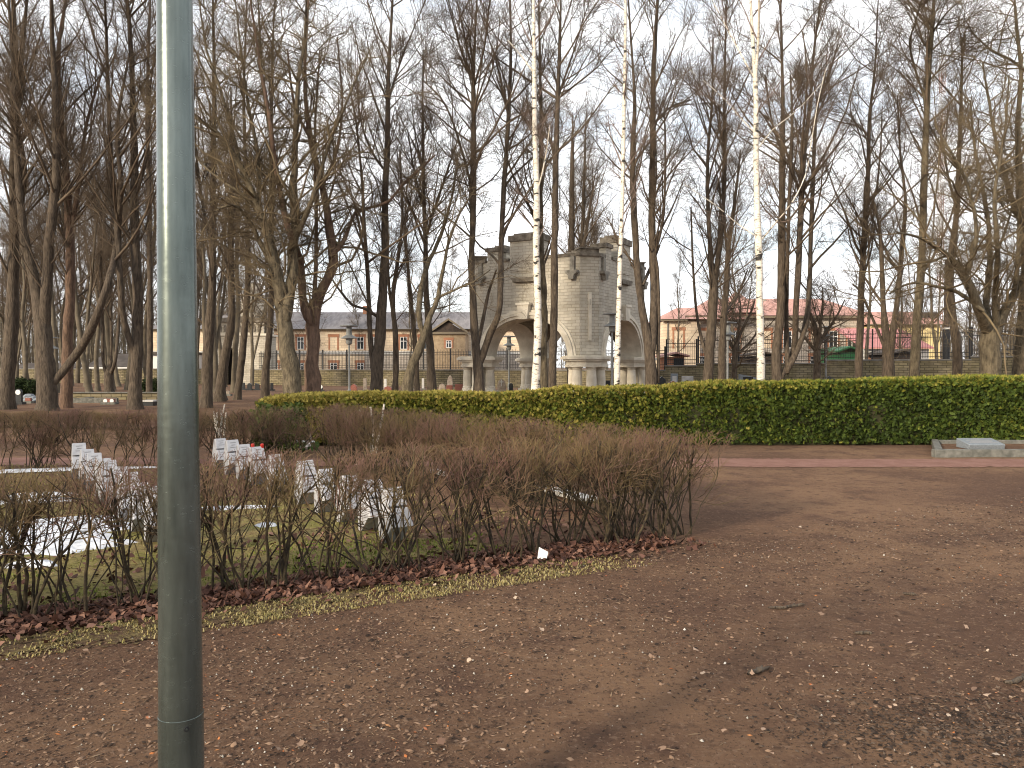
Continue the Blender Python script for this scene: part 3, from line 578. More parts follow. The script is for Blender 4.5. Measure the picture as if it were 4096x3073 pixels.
# ------------------------------------------------------------------ slim background trees (copies of a few)
def slim(seed, h, forked):
    r = np.random.default_rng(seed); x = np.cumsum(r.normal(0, 0.18, 8)); y = np.cumsum(r.normal(0, 0.18, 8))
    zz = np.linspace(-0.1, h, 8); rad = np.linspace(0.17, 0.015, 8)
    L = [np.stack([x - x[0], y - y[0], zz, rad], -1)]
    if forked:
        for k in range(forked):
            a = r.uniform(0, 6.28); i = 1 + k
            p = L[0][i]; n = 6; t = np.linspace(0, 1, n)[:, None]
            tip = np.array([p[0] + math.cos(a) * h * 0.11, p[1] + math.sin(a) * h * 0.11, h * 0.9, 0.01])
            q = p * (1 - t) + tip * t; q[:, :2] += np.sin(t * math.pi) * 0.35 * np.array([math.cos(a), math.sin(a)]); q[:, 3] = np.linspace(0.10, 0.01, n); L.append(q)
    return L
protos = []
for k in range(5):
    t = make_tree('slim_tree', 'x', 'tree', (0, 60, 0), slim(300 + k, [19, 17, 21, 18, 15][k], [0, 2, 1, 0, 3][k]), 'linden', 300 + k, zb=4.5, dens=0.7, tw='twig', bark='far_bark')
    protos.append(t)
far = []
r_ = random.Random(5)
zones = [  # x range, depth range, count, label
    (0, 330, 44, 80, 12, 'thin grey trunk in the dense row at the far left, behind the broad tree'),
    (330, 600, 44, 80, 10, 'thin grey trunk in the grove between the slanting limb and the lamp post'),
    (740, 1060, 44, 85, 9, 'thin grey trunk in the grove around the gatehouse, right of the lamp post'),
    (1180, 1850, 78, 105, 5, 'slim bare tree near the pale building left of the monument'),
    (2250, 2450, 58, 75, 3, 'slim bare tree rising behind the monument'),
    (2640, 3000, 60, 80, 3, 'slim bare tree standing between monument and tallest birch, beyond the wall'),
    (3420, 4090, 52, 80, 7, 'slim bare tree behind the spreading gnarled tree at the right'),
]
first = [True] * 5
for zi, (x0, x1, d0, d1, n, lab) in enumerate(zones):
    for i in range(n):
        px = x0 + (x1 - x0) * (i + r_.uniform(0.15, 0.85)) / n; d = r_.uniform(d0, d1)
        if 1830 < px < 2640 and d < 56: d = 62
        k = r_.randrange(5)
        if first[k]: o = protos[k]; first[k] = False
        else: o = copy_tree(protos[k])
        sc = r_.uniform(0.85, 1.2)
        if zi >= 3: sc *= 0.72
        o.location = (P(px, HZ, d)[0], d, 0); o.rotation_euler.z = r_.uniform(0, 6.28); o.scale = (sc, sc, sc)
        tag(o, lab, 'tree', 'slim background trees, ' + ['far left', 'left grove', 'gatehouse grove', 'by the pale building', 'behind the monument', 'right of the monument', 'far right'][zi])
for i, (sx_, dd) in enumerate([(-6.5, 16), (-12, 24), (-9, 34), (-16, 38), (-13, 46)]):
    o = copy_tree(protos[i % 5]); px_, py_ = SUN_DIR.x * dd - SUN_DIR.y * sx_, SUN_DIR.y * dd + SUN_DIR.x * sx_
    o.location = (px_, py_ + 4, 0); o.rotation_euler.z = i * 1.7; o.scale = (1, 1, 1)
    tag(o, 'bare park tree standing behind the camera, shading the foreground', 'tree', 'park trees behind the camera')
for k in range(5):
    if first[k]:
        for ch in list(protos[k].children): bpy.data.objects.remove(ch)
        bpy.data.objects.remove(protos[k])

# far-off woodland reading as one brown mass
def woodland(name, spans, label, seed):
    r = np.random.default_rng(seed); L = []
    for (x0, x1, d0, d1, n, h0, h1) in spans:
        px = r.uniform(x0, x1, n); d = r.uniform(d0, d1, n); X = (px - CX) / F * d; h = r.uniform(h0, h1, n)
        st = np.stack([X, d, np.zeros(n)], -1); di = np.stack([r.normal(0, .04, n), r.normal(0, .04, n), np.ones(n)], -1)
        P1, R1 = grow(r, st, di, h, r.uniform(.08, .16, n), 7, .03, .05, .2); L.append(tubes(P1, R1, 4))
        s, D, pr, t, idx = spawn(r, P1, R1, 22, .1, 1, (20, 60)); P2, R2 = grow(r, s, D, r.uniform(.8, 3, len(s)), np.full(len(s), .03), 4, .1, .08, .4); L.append(tubes(P2, R2, 3))
        s, D, pr, t, idx = spawn(r, P2, R2, 5, .1, 1, (20, 60)); P3, R3 = grow(r, s, D, r.uniform(.4, 1.4, len(s)), np.full(len(s), .014), 3, .12, .05, .6); L.append(tubes(P3, R3, 3))
    v, f = joinvq(L); o = npmesh(name, v, f, M['far_bark']); tag(o, label, 'woodland', kind='stuff')
woodland('woodland', [(-300, 1250, 95, 135, 330, 7, 13), (1250, 3100, 150, 190, 110, 8, 12), (3700, 4500, 90, 130, 110, 5, 9)], 'distant brown leafless woodland behind the buildings', 8)

# ------------------------------------------------------------------ stone monument (square pavilion with an arch in each face)
def monument():
    nc = P(2372, HZ, 41.0); th = math.radians(30.5); Ls = 8.1
    root = empty('stone_monument', (nc[0], 41.0, 0)); tag(root, 'grey limestone pavilion with arches on clustered columns and battlements', 'monument')
    # local frame of a face: origin at the near corner, +x to the left along the left face -> use rotated sub-empties baked into meshes
    H = 7.45; Zs = 2.12; CH = 0.75; TH = 1.0
    ux = np.array([-math.cos(th), math.sin(th)]); uy = np.array([math.sin(th), math.cos(th)])   # along left face, along right face
    cen = (ux + uy) * Ls / 2
    faces = [(ux, uy, True), (uy, ux, False)]
    # the four faces share a profile; each is its own part with its own local axes: X along, Y inwards, Z up
    corners = [np.zeros(2), ux * Ls, (ux + uy) * Ls, uy * Ls]
    order = [(corners[1], corners[0]), (corners[0], corners[3]), (corners[3], corners[2]), (corners[2], corners[1])]
    for fi, (a, b) in enumerate(order):
        dv = (b - a) / Ls; ang = math.atan2(dv[1], dv[0])      # outward side is -Y in this frame
        half = Ls / 2; Rw, Rh = 2.62, 2.15
        n = 48; us = [CH] + [half - Rw * math.cos(math.pi * k / n) for k in range(n + 1)] + [Ls - CH]
        def zb(u):
            q = (u - half) / Rw
            return Zs if abs(q) >= 1 else Zs + Rh * math.sqrt(max(0, 1 - abs(q) ** 2.25))
        mb = MB(); k0 = len(mb.v)
        for y in (0, TH):
            for u in us: mb.v.append((u, y, zb(u)))
            for u in us: mb.v.append((u, y, H))
        m_ = len(us)
        for i in range(m_ - 1):
            a0, a1, t0, t1 = i, i + 1, m_ + i, m_ + i + 1; o_ = 2 * m_
            mb.f += [(a0, a1, t1, t0), (o_ + a1, o_ + a0, o_ + t0, o_ + t1), (t0, t1, o_ + t1, o_ + t0)]
            mb.f.append((a1, a0, o_ + a0, o_ + a1))
        mb.f += [(0, m_, 3 * m_, 2 * m_), (m_ - 1, 2 * m_ - 1 + 0, 4 * m_ - 1, 3 * m_ - 1)]
        w = mb.build('wall', M['mon'], root, loc=(a[0], a[1], 0), rz=ang)
        # light smooth lining of the arch (soffit)
        so_ = MB(); nn = 40
        for k in range(nn + 1):
            an = math.pi * k / nn; q = -math.cos(an); z = Zs + (Rh) * math.sqrt(max(0, 1 - abs(q) ** 2.25)) - 0.012
            so_.v += [(half + (Rw - 0.012) * q, -0.02, z), (half + (Rw - 0.012) * q, TH + 0.25, z)]
        for k in range(nn): so_.f.append((2 * k, 2 * k + 1, 2 * k + 3, 2 * k + 2))
        so_.build('arch_lining', M['mon_smooth'], w)
        # archivolt: stepped moulding rings
        ar = MB()
        def ring(r_in, r_out, y0, y1):
            k0 = len(ar.v); nn = 44
            for k in range(nn + 1):
                an = math.pi * k / nn; q = -math.cos(an); s_ = math.sqrt(max(0, 1 - abs(q) ** 2.25))
                for (e, y) in ((r_in, y0), (r_out, y0), (r_out, y1), (r_in, y1)):
                    ar.v.append((half + (Rw + e) * q, y, Zs + (Rh + e) * s_))
            for k in range(nn):
                for j in range(4):
                    p0 = k0 + 4 * k + j; p1 = k0 + 4 * k + (j + 1) % 4; ar.f.append((p0, p1, p1 + 4, p0 + 4))
        ring(0.0, 0.16, -0.10, 0.05); ring(0.165, 0.33, -0.16, 0.05); ring(0.335, 0.46, -0.06, 0.05)
        ar.build('archivolt', M['mon_smooth'], w)
        ks = MB(); ks.prism([(half - 0.26, Zs + Rh - 0.05), (half + 0.26, Zs + Rh - 0.05), (half + 0.36, Zs + Rh + 0.72), (half - 0.36, Zs + Rh + 0.72)], -0.30, 0.02)
        ks.box(half - 0.42, half + 0.42, -0.36, 0.02, Zs + Rh + 0.72, Zs + Rh + 0.84)
        ks.build('keystone', M['mon_smooth'], w)
        # battlements: stepped central gable and side blocks
        bt = MB(); bt.box(half - 0.95, half + 0.95, -0.04, 0.9, H - 0.6, H + 1.05); bt.box(half - 2.45, half - 1.7, 0.003, 0.8, H - 0.003, H + 0.6)
        bt.build('parapet_block', M['mon'], w)
        cp = MB(); cp.box(half - 1.03, half + 1.03, -0.12, 0.98, H + 1.053, H + 1.38); cp.box(half - 0.8, half + 0.8, 0.1, 0.8, H + 1.383, H + 1.5)
        cp.box(half - 2.55, half - 1.6, -0.08, 0.9, H + 0.603, H + 0.82)
        for (u0, u1) in ((CH, half - 2.55), (half - 1.6, half - 1.03), (half + 1.03, Ls - CH)): cp.box(u0, u1, -0.07, TH + 0.07, H + 0.003, H + 0.16)
        cp.build('coping', M['mon_cap'], w)
        for u in (CH + 0.42, Ls - CH - 0.42):
            cb = MB(); cb.prism([(u - 0.36, H - 0.75), (u + 0.36, H - 0.75), (u + 0.34, H - 0.88), (u + 0.18, H - 1.0), (u + 0.12, H - 1.22), (u - 0.12, H - 1.22), (u - 0.18, H - 1.0), (u - 0.34, H - 0.88)], -0.28, 0.0)
            cb.build('corbel', M['mon_grey'], w)
            sb = MB(); sb.box(u - 0.13, u + 0.13, -0.14, 0.0, H - 0.747, H - 0.02); sb.build('recess_shade_strip', M['mon_grey'], w)  # grey strip: shade of the recess above the corbel put into colour
        tb = MB(); tb.prism([(half - 0.8, H - 0.95), (half + 0.8, H - 0.95), (half + 0.65, H - 1.2), (half - 0.65, H - 1.2)], -0.26, 0.0); tb.build('carved_ledge', M['mon_cap'], w)
    # corner piers: chamfered wall, entablature, columns
    for ci, c in enumerate(corners):
        inw = (cen - c) / np.linalg.norm(cen - c); ang = math.atan2(inw[1], inw[0]) + math.pi / 2
        w = CH / math.sqrt(2); p0 = c + inw * w       # middle of the chamfer
        ch = MB(); hw = CH / math.sqrt(2) + 0.0
        ch.prism([(-hw, Zs), (hw, Zs), (hw, H), (-hw, H)], -0.75, -0.001)
        rot = ang + math.pi
        wc = ch.build('corner_pier', M['mon'], root, loc=(p0[0], p0[1], 0), rz=rot)
        # (local -Y of this frame points outwards after the half turn; the block sits behind the chamfer plane)
        wc.rotation_euler.z = ang
        gr = MB(); gr.box(-0.085, 0.085, 0.0, 0.09, Zs + 0.9, H - 1.9); gr.build('slender_pilaster', M['mon_smooth'], wc)
        bb = MB(); bb.box(-0.52, 0.52, -0.72, 0.0, H + 0.14, H + 0.38); bb.box(-0.56, 0.56, -0.8, 0.10, H + 0.003, H + 0.137); bb.build('corner_merlon', M['mon_cap'], wc)
        cc = MB(); cc.box(-0.58, 0.58, -0.78, 0.06, H + 0.383, H + 0.46); cc.box(-0.95, 0.95, -1.0, 0.12, H + 0.0, H + 0.0); cc.v, cc.f = cc.v[:8], cc.f[:6]; cc.build('coping', M['mon_cap'], wc)
        # entablature with moulded steps, plan follows the corner
        ctr = c + inw * 0.98
        en = MB()
        for (s_, z0, z1) in ((1.16, 1.62, 1.74), (1.10, 1.74, 1.92), (1.26, 1.92, 2.02), (1.40, 2.02, 2.16), (1.30, 2.16, 2.22)):
            oct_ = []
            for k in range(8):
                a_ = math.pi / 8 + k * math.pi / 4; oct_.append((math.cos(a_) * s_, math.sin(a_) * s_))
            k0 = len(en.v)
            for z in (z0, z1): en.v += [(x, y, z) for x, y in oct_]
            en.f += [tuple(k0 + i for i in reversed(range(8))), tuple(k0 + 8 + i for i in range(8))] + [(k0 + i, k0 + (i + 1) % 8, k0 + 8 + (i + 1) % 8, k0 + 8 + i) for i in range(8)]
        en.build('entablature', M['mon_smooth'], root, loc=(ctr[0], ctr[1], 0), rz=math.atan2(ux[1], ux[0]))
        for k in range(5):
            a_ = math.atan2(-inw[1], -inw[0]) + (k - 2) * math.radians(62)
            pc = ctr + np.array([math.cos(a_), math.sin(a_)]) * 0.74
            cl = MB(); cl.lathe([(0.34, 0.0), (0.34, 0.16), (0.30, 0.2), (0.31, 0.28), (0.27, 0.33), (0.275, 0.8), (0.245, 1.4), (0.24, 1.42), (0.29, 1.46), (0.24, 1.5), (0.31, 1.58), (0.31, 1.62)], 18)
            cl.build('column', M['mon_smooth'], root, loc=(pc[0], pc[1], 0.25), smooth=False).scale.z = 0.85
        pl = MB(); pl.lathe([(1.3, 0), (1.3, 0.12), (1.2, 0.12), (1.2, 0.25)], 8); pl.build('plinth', M['mon_smooth'], root, loc=(ctr[0], ctr[1], 0), rz=math.atan2(ux[1], ux[0]) + math.pi / 8)
    vt = MB(); a, b, c, d = [cen + (k - cen) * 0.93 for k in corners]
    vt.poly([(*p, 4.9) for p in (a, b, c, d)] + [(*p, 5.2) for p in (a, b, c, d)], [(0, 1, 2, 3), (7, 6, 5, 4), (0, 4, 5, 1), (1, 5, 6, 2), (2, 6, 7, 3), (3, 7, 4, 0)])
    vt.build('ceiling', M['mon'], root)
monument()

# ------------------------------------------------------------------ cemetery wall with iron fence, stepping up to the right
WA = np.array([(1010 - CX) / F * 72, 72.0]); WB = np.array([(4096 - CX) / F * 49, 49.0]); wd = (WB - WA); wl = np.linalg.norm(wd); wd = wd / wl; wang = math.atan2(wd[1], wd[0])
def wall_s(px):
    k = (px - CX) / F     # X = k*Y ; (WA + s wd)
    return (k * WA[1] - WA[0]) / (wd[0] - k * wd[1])
def wall_d(px): return WA[1] + wall_s(px) * wd[1]
secs = [(-500, 870, 1478, None, 'rough stone wall left of the gatehouse, without a fence'),
        (1008, 2660, 1482, 1400, 'long low rubble wall with iron railings passing behind the monument'),
        (2660, 2787, 1466, 1362, 'short wall and railing panel just right of the monument, before the kiosk'),
        (2787, 3302, 1457, 1347, 'rubble wall with railings behind the tallest birch'),
        (3302, 3884, 1443, 1320, 'rubble wall with railings in front of the pink roofs'),
        (3884, 4700, 1430, 1312, 'highest rubble wall with railings at the far right')]
for (x0, x1, ycap, ytop, lab) in secs:
    s0, s1 = wall_s(x0), wall_s(x1); p = WA + wd * s0; L = s1 - s0; dm = wall_d((max(x0, 0) + min(x1, 4096)) / 2); zc = P(2000, ycap, dm)[2]
    if x0 == 1008: zc = P(2000, 1482, wall_d(1500))[2]
    root = empty('stone_wall', (p[0], p[1], 0), wang); tag(root, lab.replace(' with iron railings', '').replace(' with railings', '').replace(' and railing panel', ''), 'wall', 'cemetery wall sections')
    MB().box(0, L, 0, 0.5, -0.2, zc).build('masonry', M['rubble'], root)
    MB().box(-0.03, L + 0.03, -0.06, 0.56, zc + 0.002, zc + 0.09).build('coping', M['wallcap'], root)
    if ytop:
        zt = P(2000, ytop, dm)[2] if x0 != 1008 else P(2000, 1402, wall_d(1500))[2]
        z0 = zc + 0.09; fr = empty('iron_fence', (p[0], p[1], 0), wang)
        tag(fr, lab.replace('rubble wall with railings', 'black iron railings on the rubble wall').replace('long low rubble wall with iron railings', 'long run of black iron railings').replace('short wall and railing panel', 'short black railing panel'), 'fence', 'iron railings on the wall')
        npost = max(2, int(round(L / 2.6)) + 1); ps = np.linspace(0.06, L - 0.06, npost)
        for s_ in ps:
            MB().box(s_ - 0.05, s_ + 0.05, 0.2, 0.3, z0, zt + 0.1).build('post', M['iron'], fr)
        ra = MB(); hgt = zt - z0
        for f_ in (0.08, 0.22, 0.74, 0.88): ra.box(0.1, L - 0.1, 0.225, 0.275, z0 + hgt * f_ - 0.022, z0 + hgt * f_ + 0.022)
        ra.build('rail', M['iron'], fr)
        bars = MB()
        for i in range(len(ps) - 1):
            nb = int((ps[i + 1] - ps[i]) / 0.145)
            for j in range(1, nb):
                x = ps[i] + (ps[i + 1] - ps[i]) * j / nb; bars.box(x - 0.011, x + 0.011, 0.24, 0.262, z0 + hgt * 0.03, z0 + hgt * (1.02 if j % 2 else 0.93))
        bars.build('bar', M['iron'], fr)

# ------------------------------------------------------------------ buildings
def win(root, x0, x1, z0, z1, y=0.0, blind=False, trim=True, name='window'):
    if trim:
        t = MB(); w_ = 0.18
        t.box(x0 - w_, x0, y - 0.05, y, z0 - 0.05, z1 + 0.0); t.box(x1, x1 + w_, y - 0.05, y, z0 - 0.05, z1 + 0.0); t.box(x0 - w_ - 0.06, x1 + w_ + 0.06, y - 0.07, y, z1 + 0.003, z1 + 0.32)
        f = t.build(name, M['redbrick'], root)
    else:
        f = MB().box(x0 - 0.1, x1 + 0.1, y - 0.04, y, z1, z1 + 0.12).build(name, M['whitepaint'], root)
    if blind:
        MB().box(x0, x1, y - 0.02, y, z0, z1).build('infill', M['cream'], f); return
    MB().box(x0, x1, y - 0.015, y, z0, z1).build('pane', M['glass'], f)
    s = MB(); m_ = (x0 + x1) / 2; b = 0.07
    for (a, c) in ((x0, x0 + b), (m_ - b / 2, m_ + b / 2), (x1 - b, x1)): s.box(a, c, y - 0.035, y - 0.016, z0, z1)
    zz = z0 + (z1 - z0) * 0.66
    for (a, c) in ((z0, z0 + b), (zz - b / 2, zz + b / 2), (z1 - b, z1)): s.box(x0 + b + .002, m_ - b / 2 - .002, y - 0.034, y - 0.017, a, c).box(m_ + b / 2 + .002, x1 - b - .002, y - 0.034, y - 0.017, a, c)
    s.build('sash', M['whitepaint'], f)
def bpos(px, d): return P(px, HZ, d)[0]
def zof(py, d): return P(CX, py, d)[2]

def cream_building():
    d = 92.0; x0, x1 = bpos(600, d), bpos(2150, d); xm = bpos(1462, d)
    ze, zr = zof(1322, d), zof(1262, d + 5)
    root = empty('long_house', (x0, d, 0)); tag(root, 'long two-storey cream limestone house with brick window surrounds and grey roof', 'building')
    L = x1 - x0
    MB().box(0, L, 0, 10, -0.2, ze).build('wall', M['cream'], root)
    rf = MB(); rf.prism([(-0.5, 0.0), (10.5, 0.0), (5, zr - ze + 0.25)], 0, 1); rf.v = [(-0.4 + y * (L + 0.8), x, ze + 0.15 + z) for (x, y, z) in rf.v]
    # hipped roof: pull the ridge ends in
    rv = []
    for (x, y, z) in rf.v:
        rv.append((x + (4 if (z > ze + 1 and x < 1) else (-4 if z > ze + 1 else 0)), y, z))
    rf.v = rv; ro = rf.build('roof', M['greyroof'], root)
    MB().box(-0.35, L + 0.35, -0.35, 10.3, ze + 0.003, ze + 0.15).build('eave', M['trim'], root)
    for px in (1437, 1500): MB().box(bpos(px, d) - x0 - 0.35, bpos(px, d) - x0 + 0.35, 4.3, 5.0, ze + 1, zr + 1.1).build('chimney', M['redbrick'], ro)
    MB().box(-0.05, L + 0.05, -0.12, 0, zof(1418, d), zof(1405, d)).build('string_course', M['whitestone2'], root)
    for px, bl in ((660, 0), (740, 0), (880, 0), (1098, 1), (1203, 0), (1335, 1), (1442, 0), (1496, 0), (1615, 0), (1692, 0), (1770, 0), (1822, 0)):
        c = bpos(px, d) - x0; w_ = 0.42
        win(root, c - w_, c + w_, zof(1398, d), zof(1348, d), blind=bool(bl))
        win(root, c - w_, c + w_, zof(1486, d), zof(1452, d), blind=False)
    MB().box(bpos(1462, d) - x0, L + .02, -0.4, -0.003, -0.2, zof(1420, d)).build('ground_floor_projection', M['whitestone'], root)
cream_building()

def gable_house():
    d = 84.0; x0, x1 = bpos(1728, d), bpos(1862, d); w_ = x1 - x0; ze, zr = zof(1334, d), zof(1282, d)
    root = empty('gabled_annex', (x0, d, 0)); tag(root, 'narrow brick annex with a triangular timber gable beside the monument', 'building')
    MB().box(0, w_, 0, 6, -0.2, ze).build('wall', mat('annex_stone', (0.26, 0.19, 0.12), var=(0.38, 0.29, 0.19), vscale=3), root)
    g_ = MB(); g_.prism([(0.1, ze + .16), (w_ - 0.1, ze + .16), (w_ / 2, zr - 0.15)], -0.1, 0.1); g_.build('gable', M['darkwood'], root)
    r = MB()
    for sx in (0, 1):
        a = (-0.25 if sx == 0 else w_ + 0.25); r.poly([(a, -0.4, ze), (w_ / 2, -0.4, zr), (w_ / 2, 6.2, zr), (a, 6.2, ze), (a, -0.4, ze + .22), (w_ / 2, -0.4, zr + .22), (w_ / 2, 6.2, zr + .22), (a, 6.2, ze + .22)], [(0, 1, 2, 3), (7, 6, 5, 4), (0, 4, 5, 1), (3, 2, 6, 7), (0, 3, 7, 4), (1, 5, 6, 2)])
    r.build('roof', M['trim'], root); MB().box(-0.2, w_ + 0.2, -0.25, -0.003, ze - 0.1, ze + 0.15).build('cornice', M['trim'], root)
    win(root, w_ / 2 - 0.3, w_ / 2 + 0.3, zof(1392, d), zof(1362, d))
gable_house()

def low_hut(px0, px1, d, yr, ye, yb, label, roofm, wallm, name='low_shed', cat='shed', door=False):
    x0, x1 = bpos(px0, d), bpos(px1, d); L = x1 - x0; ze, zr = zof(ye, d), zof(yr, d)
    root = empty(name, (x0, d, 0)); tag(root, label, cat)
    MB().box(0, L, 0, 4.0, -0.1, ze).build('wall', wallm, root)
    r = MB(); r.prism([(-0.35, ze + .003), (L / 2, zr), (L + 0.35, ze + .003), (L + 0.35, ze + 0.12), (L / 2, zr + 0.14), (-0.35, ze + 0.12)], -0.4, 4.3); r.build('roof', roofm, root)
    if door: MB().box(L * 0.38, L * 0.95, -0.04, -0.002, 0, ze - 0.1).build('opening', M['iron'], root)
    return root
low_hut(2668, 2738, 60.5, 1415, 1428, 1462, 'little kiosk with a low red gable roof behind the railings', M['redroof'], M['redbrick'], 'kiosk', 'kiosk', door=True)
low_hut(3362, 3425, 60, 1392, 1410, 1445, 'small bright green hut with a pitched roof behind the railings', M['green'], M['green'], 'green_hut', 'hut')
low_hut(3575, 3640, 62, 1404, 1418, 1445, 'dark low tent-shaped shed roof below the pink roof', M['darkroof'], M['darkwood'], 'dark_shed', 'shed')
low_hut(3005, 3110, 64, 1415, 1425, 1450, 'dark timber lean-to behind the tallest birch', M['darkwood'], M['darkwood'], 'lean_to', 'shed')

def red_roof_building():
    d = 80.0; root = empty('red_roofed_house', (bpos(2640, d), d, 0)); tag(root, 'long limestone building with brick window surrounds and hipped red roof', 'building')
    ox = bpos(2640, d)
    def X(px, dd=d): return bpos(px, dd) - ox
    L1 = X(2800); zeL = zof(1284, d)
    MB().box(0.4, X(2800), 0, 9, -0.2, zeL).build('wall', M['cream'], root)
    MB().box(X(2800) + .01, X(3452), 0.8, 11, -0.2, zof(1268, d)).build('wall', M['whitestone'], root)
    def hip(x0, x1, y0, y1, ze, zr, ins, lab='roof'):
        m_ = MB(); ym = (y0 + y1) / 2
        m_.poly([(x0, y0, ze), (x1, y0, ze), (x1, y1, ze), (x0, y1, ze), (x0 + ins, ym, zr), (x1 - ins, ym, zr)], [(0, 1, 5, 4), (1, 2, 5), (2, 3, 4, 5), (3, 0, 4), (3, 2, 1, 0)])
        return m_.build(lab, M['redroof'], root)
    hip(0.0, X(2990), -0.6, 9.6, zeL + .16, zof(1232, d + 4.5), 2.6)
    hip(X(2770), X(3500), 0.2, 11.6, zof(1268, d) + .17, zof(1196, d + 6), 3.2)
    # taller pavilion roof in the middle
    m_ = MB(); xa, xb = X(2905), X(3060); ze, zr = zof(1250, d), zof(1168, d + 3); xm = (xa + xb) / 2
    m_.poly([(xa, 0.0, ze), (xb, 0.0, ze), (xb, 7, ze), (xa, 7, ze), (xm - 0.2, 3.5, zr), (xm + 0.2, 3.5, zr)], [(0, 1, 5, 4), (1, 2, 5), (2, 3, 4, 5), (3, 0, 4), (3, 2, 1, 0)]); m_.build('roof', M['redroof'], root)
    MB().box(X(2640), X(2745), -0.5, 0.0, zeL - 0.05, zeL + .155).build('eave', M['trim'], root)
    MB().box(X(2745) + .01, X(3480), 0.3, 0.79, zof(1268, d) - 0.1, zof(1268, d) + .16).build('eave', M['trim'], root)
    MB().tube((0.75, -0.1, 0), (0.75, -0.1, zeL), 0.06).build('drainpipe', M['wallcap'], root)
    for px, y, bl in ((2714, 0, 1), (2815, .8, 1), (2950, .8, 0), (3075, .8, 1), (3160, .8, 0), (3270, .8, 1), (3345, .8, 0), (3420, .8, 0)):
        c = X(px); win(root, c - 0.45, c + 0.45, zof(1392, d), zof(1322, d), y=y, blind=bool(bl))
        if px > 2800: win(root, c - 0.45, c + 0.45, zof(1470, d), zof(1425, d), y=y)
    ch = MB().box(X(3105), X(3125), 5, 5.8, zof(1230, d), zof(1195, d) + .4); ch.build('chimney', M['whitestone'], root)
red_roof_building()

def far_right_houses():
    d = 78.0; x0 = bpos(3478, d); x1 = bpos(3775, d); root = empty('yellow_house', (x0, d, 0)); tag(root, 'pale yellow rendered house with light red roof at the right', 'building')
    L = x1 - x0; ze = zof(1302, d)
    MB().box(0.4, L - 0.4, 0, 7, -0.2, ze).build('wall', M['yellow'], root)
    r = MB(); r.poly([(0, -0.5, ze + .13), (L, -0.5, ze + .13), (L, 7.5, ze + .13), (0, 7.5, ze + .13), (1.0, 3.5, zof(1248, d + 3.5)), (L - 0.3, 3.5, zof(1248, d + 3.5))], [(0, 1, 5, 4), (1, 2, 5), (2, 3, 4, 5), (3, 0, 4), (3, 2, 1, 0)]); rr_ = r.build('roof', M['redroof'], root)
    MB().box(-0.05, L + 0.05, -0.5, -0.003, ze, ze + .125).build('eave', M['trim'], root)
    for px in (3722, 3762): MB().box(bpos(px, d) - x0 - .35, bpos(px, d) - x0 + .35, 1.2, 2.0, ze + 0.8, zof(1246, d)).build('skylight', M['darkroof'], rr_)
    d = 66.0; x0, x1 = bpos(3452, d), bpos(3735, d); L = x1 - x0; root = empty('pink_roofed_garages', (x0, d, 0)); tag(root, 'row of low garages under a steep pink sheet metal roof behind the railings', 'garage')
    ze, zr = zof(1396, d), zof(1318, d + 5)
    MB().box(0.2, L - 0.2, 0.4, 5.4, -0.2, ze).build('wall', M['whitestone2'], root)
    r = MB(); r.poly([(0, 0, ze + .01), (L, 0, ze + .01), (L, 5.8, zr), (0, 5.8, zr), (0, 0, ze + .14), (L, 0, ze + .14), (L, 5.8, zr + .13), (0, 5.8, zr + .13)], [(3, 2, 1, 0), (4, 5, 6, 7), (0, 1, 5, 4), (1, 2, 6, 5), (2, 3, 7, 6), (3, 0, 4, 7)]); r.build('roof', M['pinkroof'], root)
    for k, m_ in enumerate(('redbrick', 'whitepaint', 'redbrick', 'whitepaint', 'redbrick')):
        a = 0.5 + (L - 1) / 5 * k; MB().box(a, a + (L - 1) / 5 - 0.4, 0.36, 0.397, 0, ze - 0.35).build('garage_door', M[m_], root)
far_right_houses()

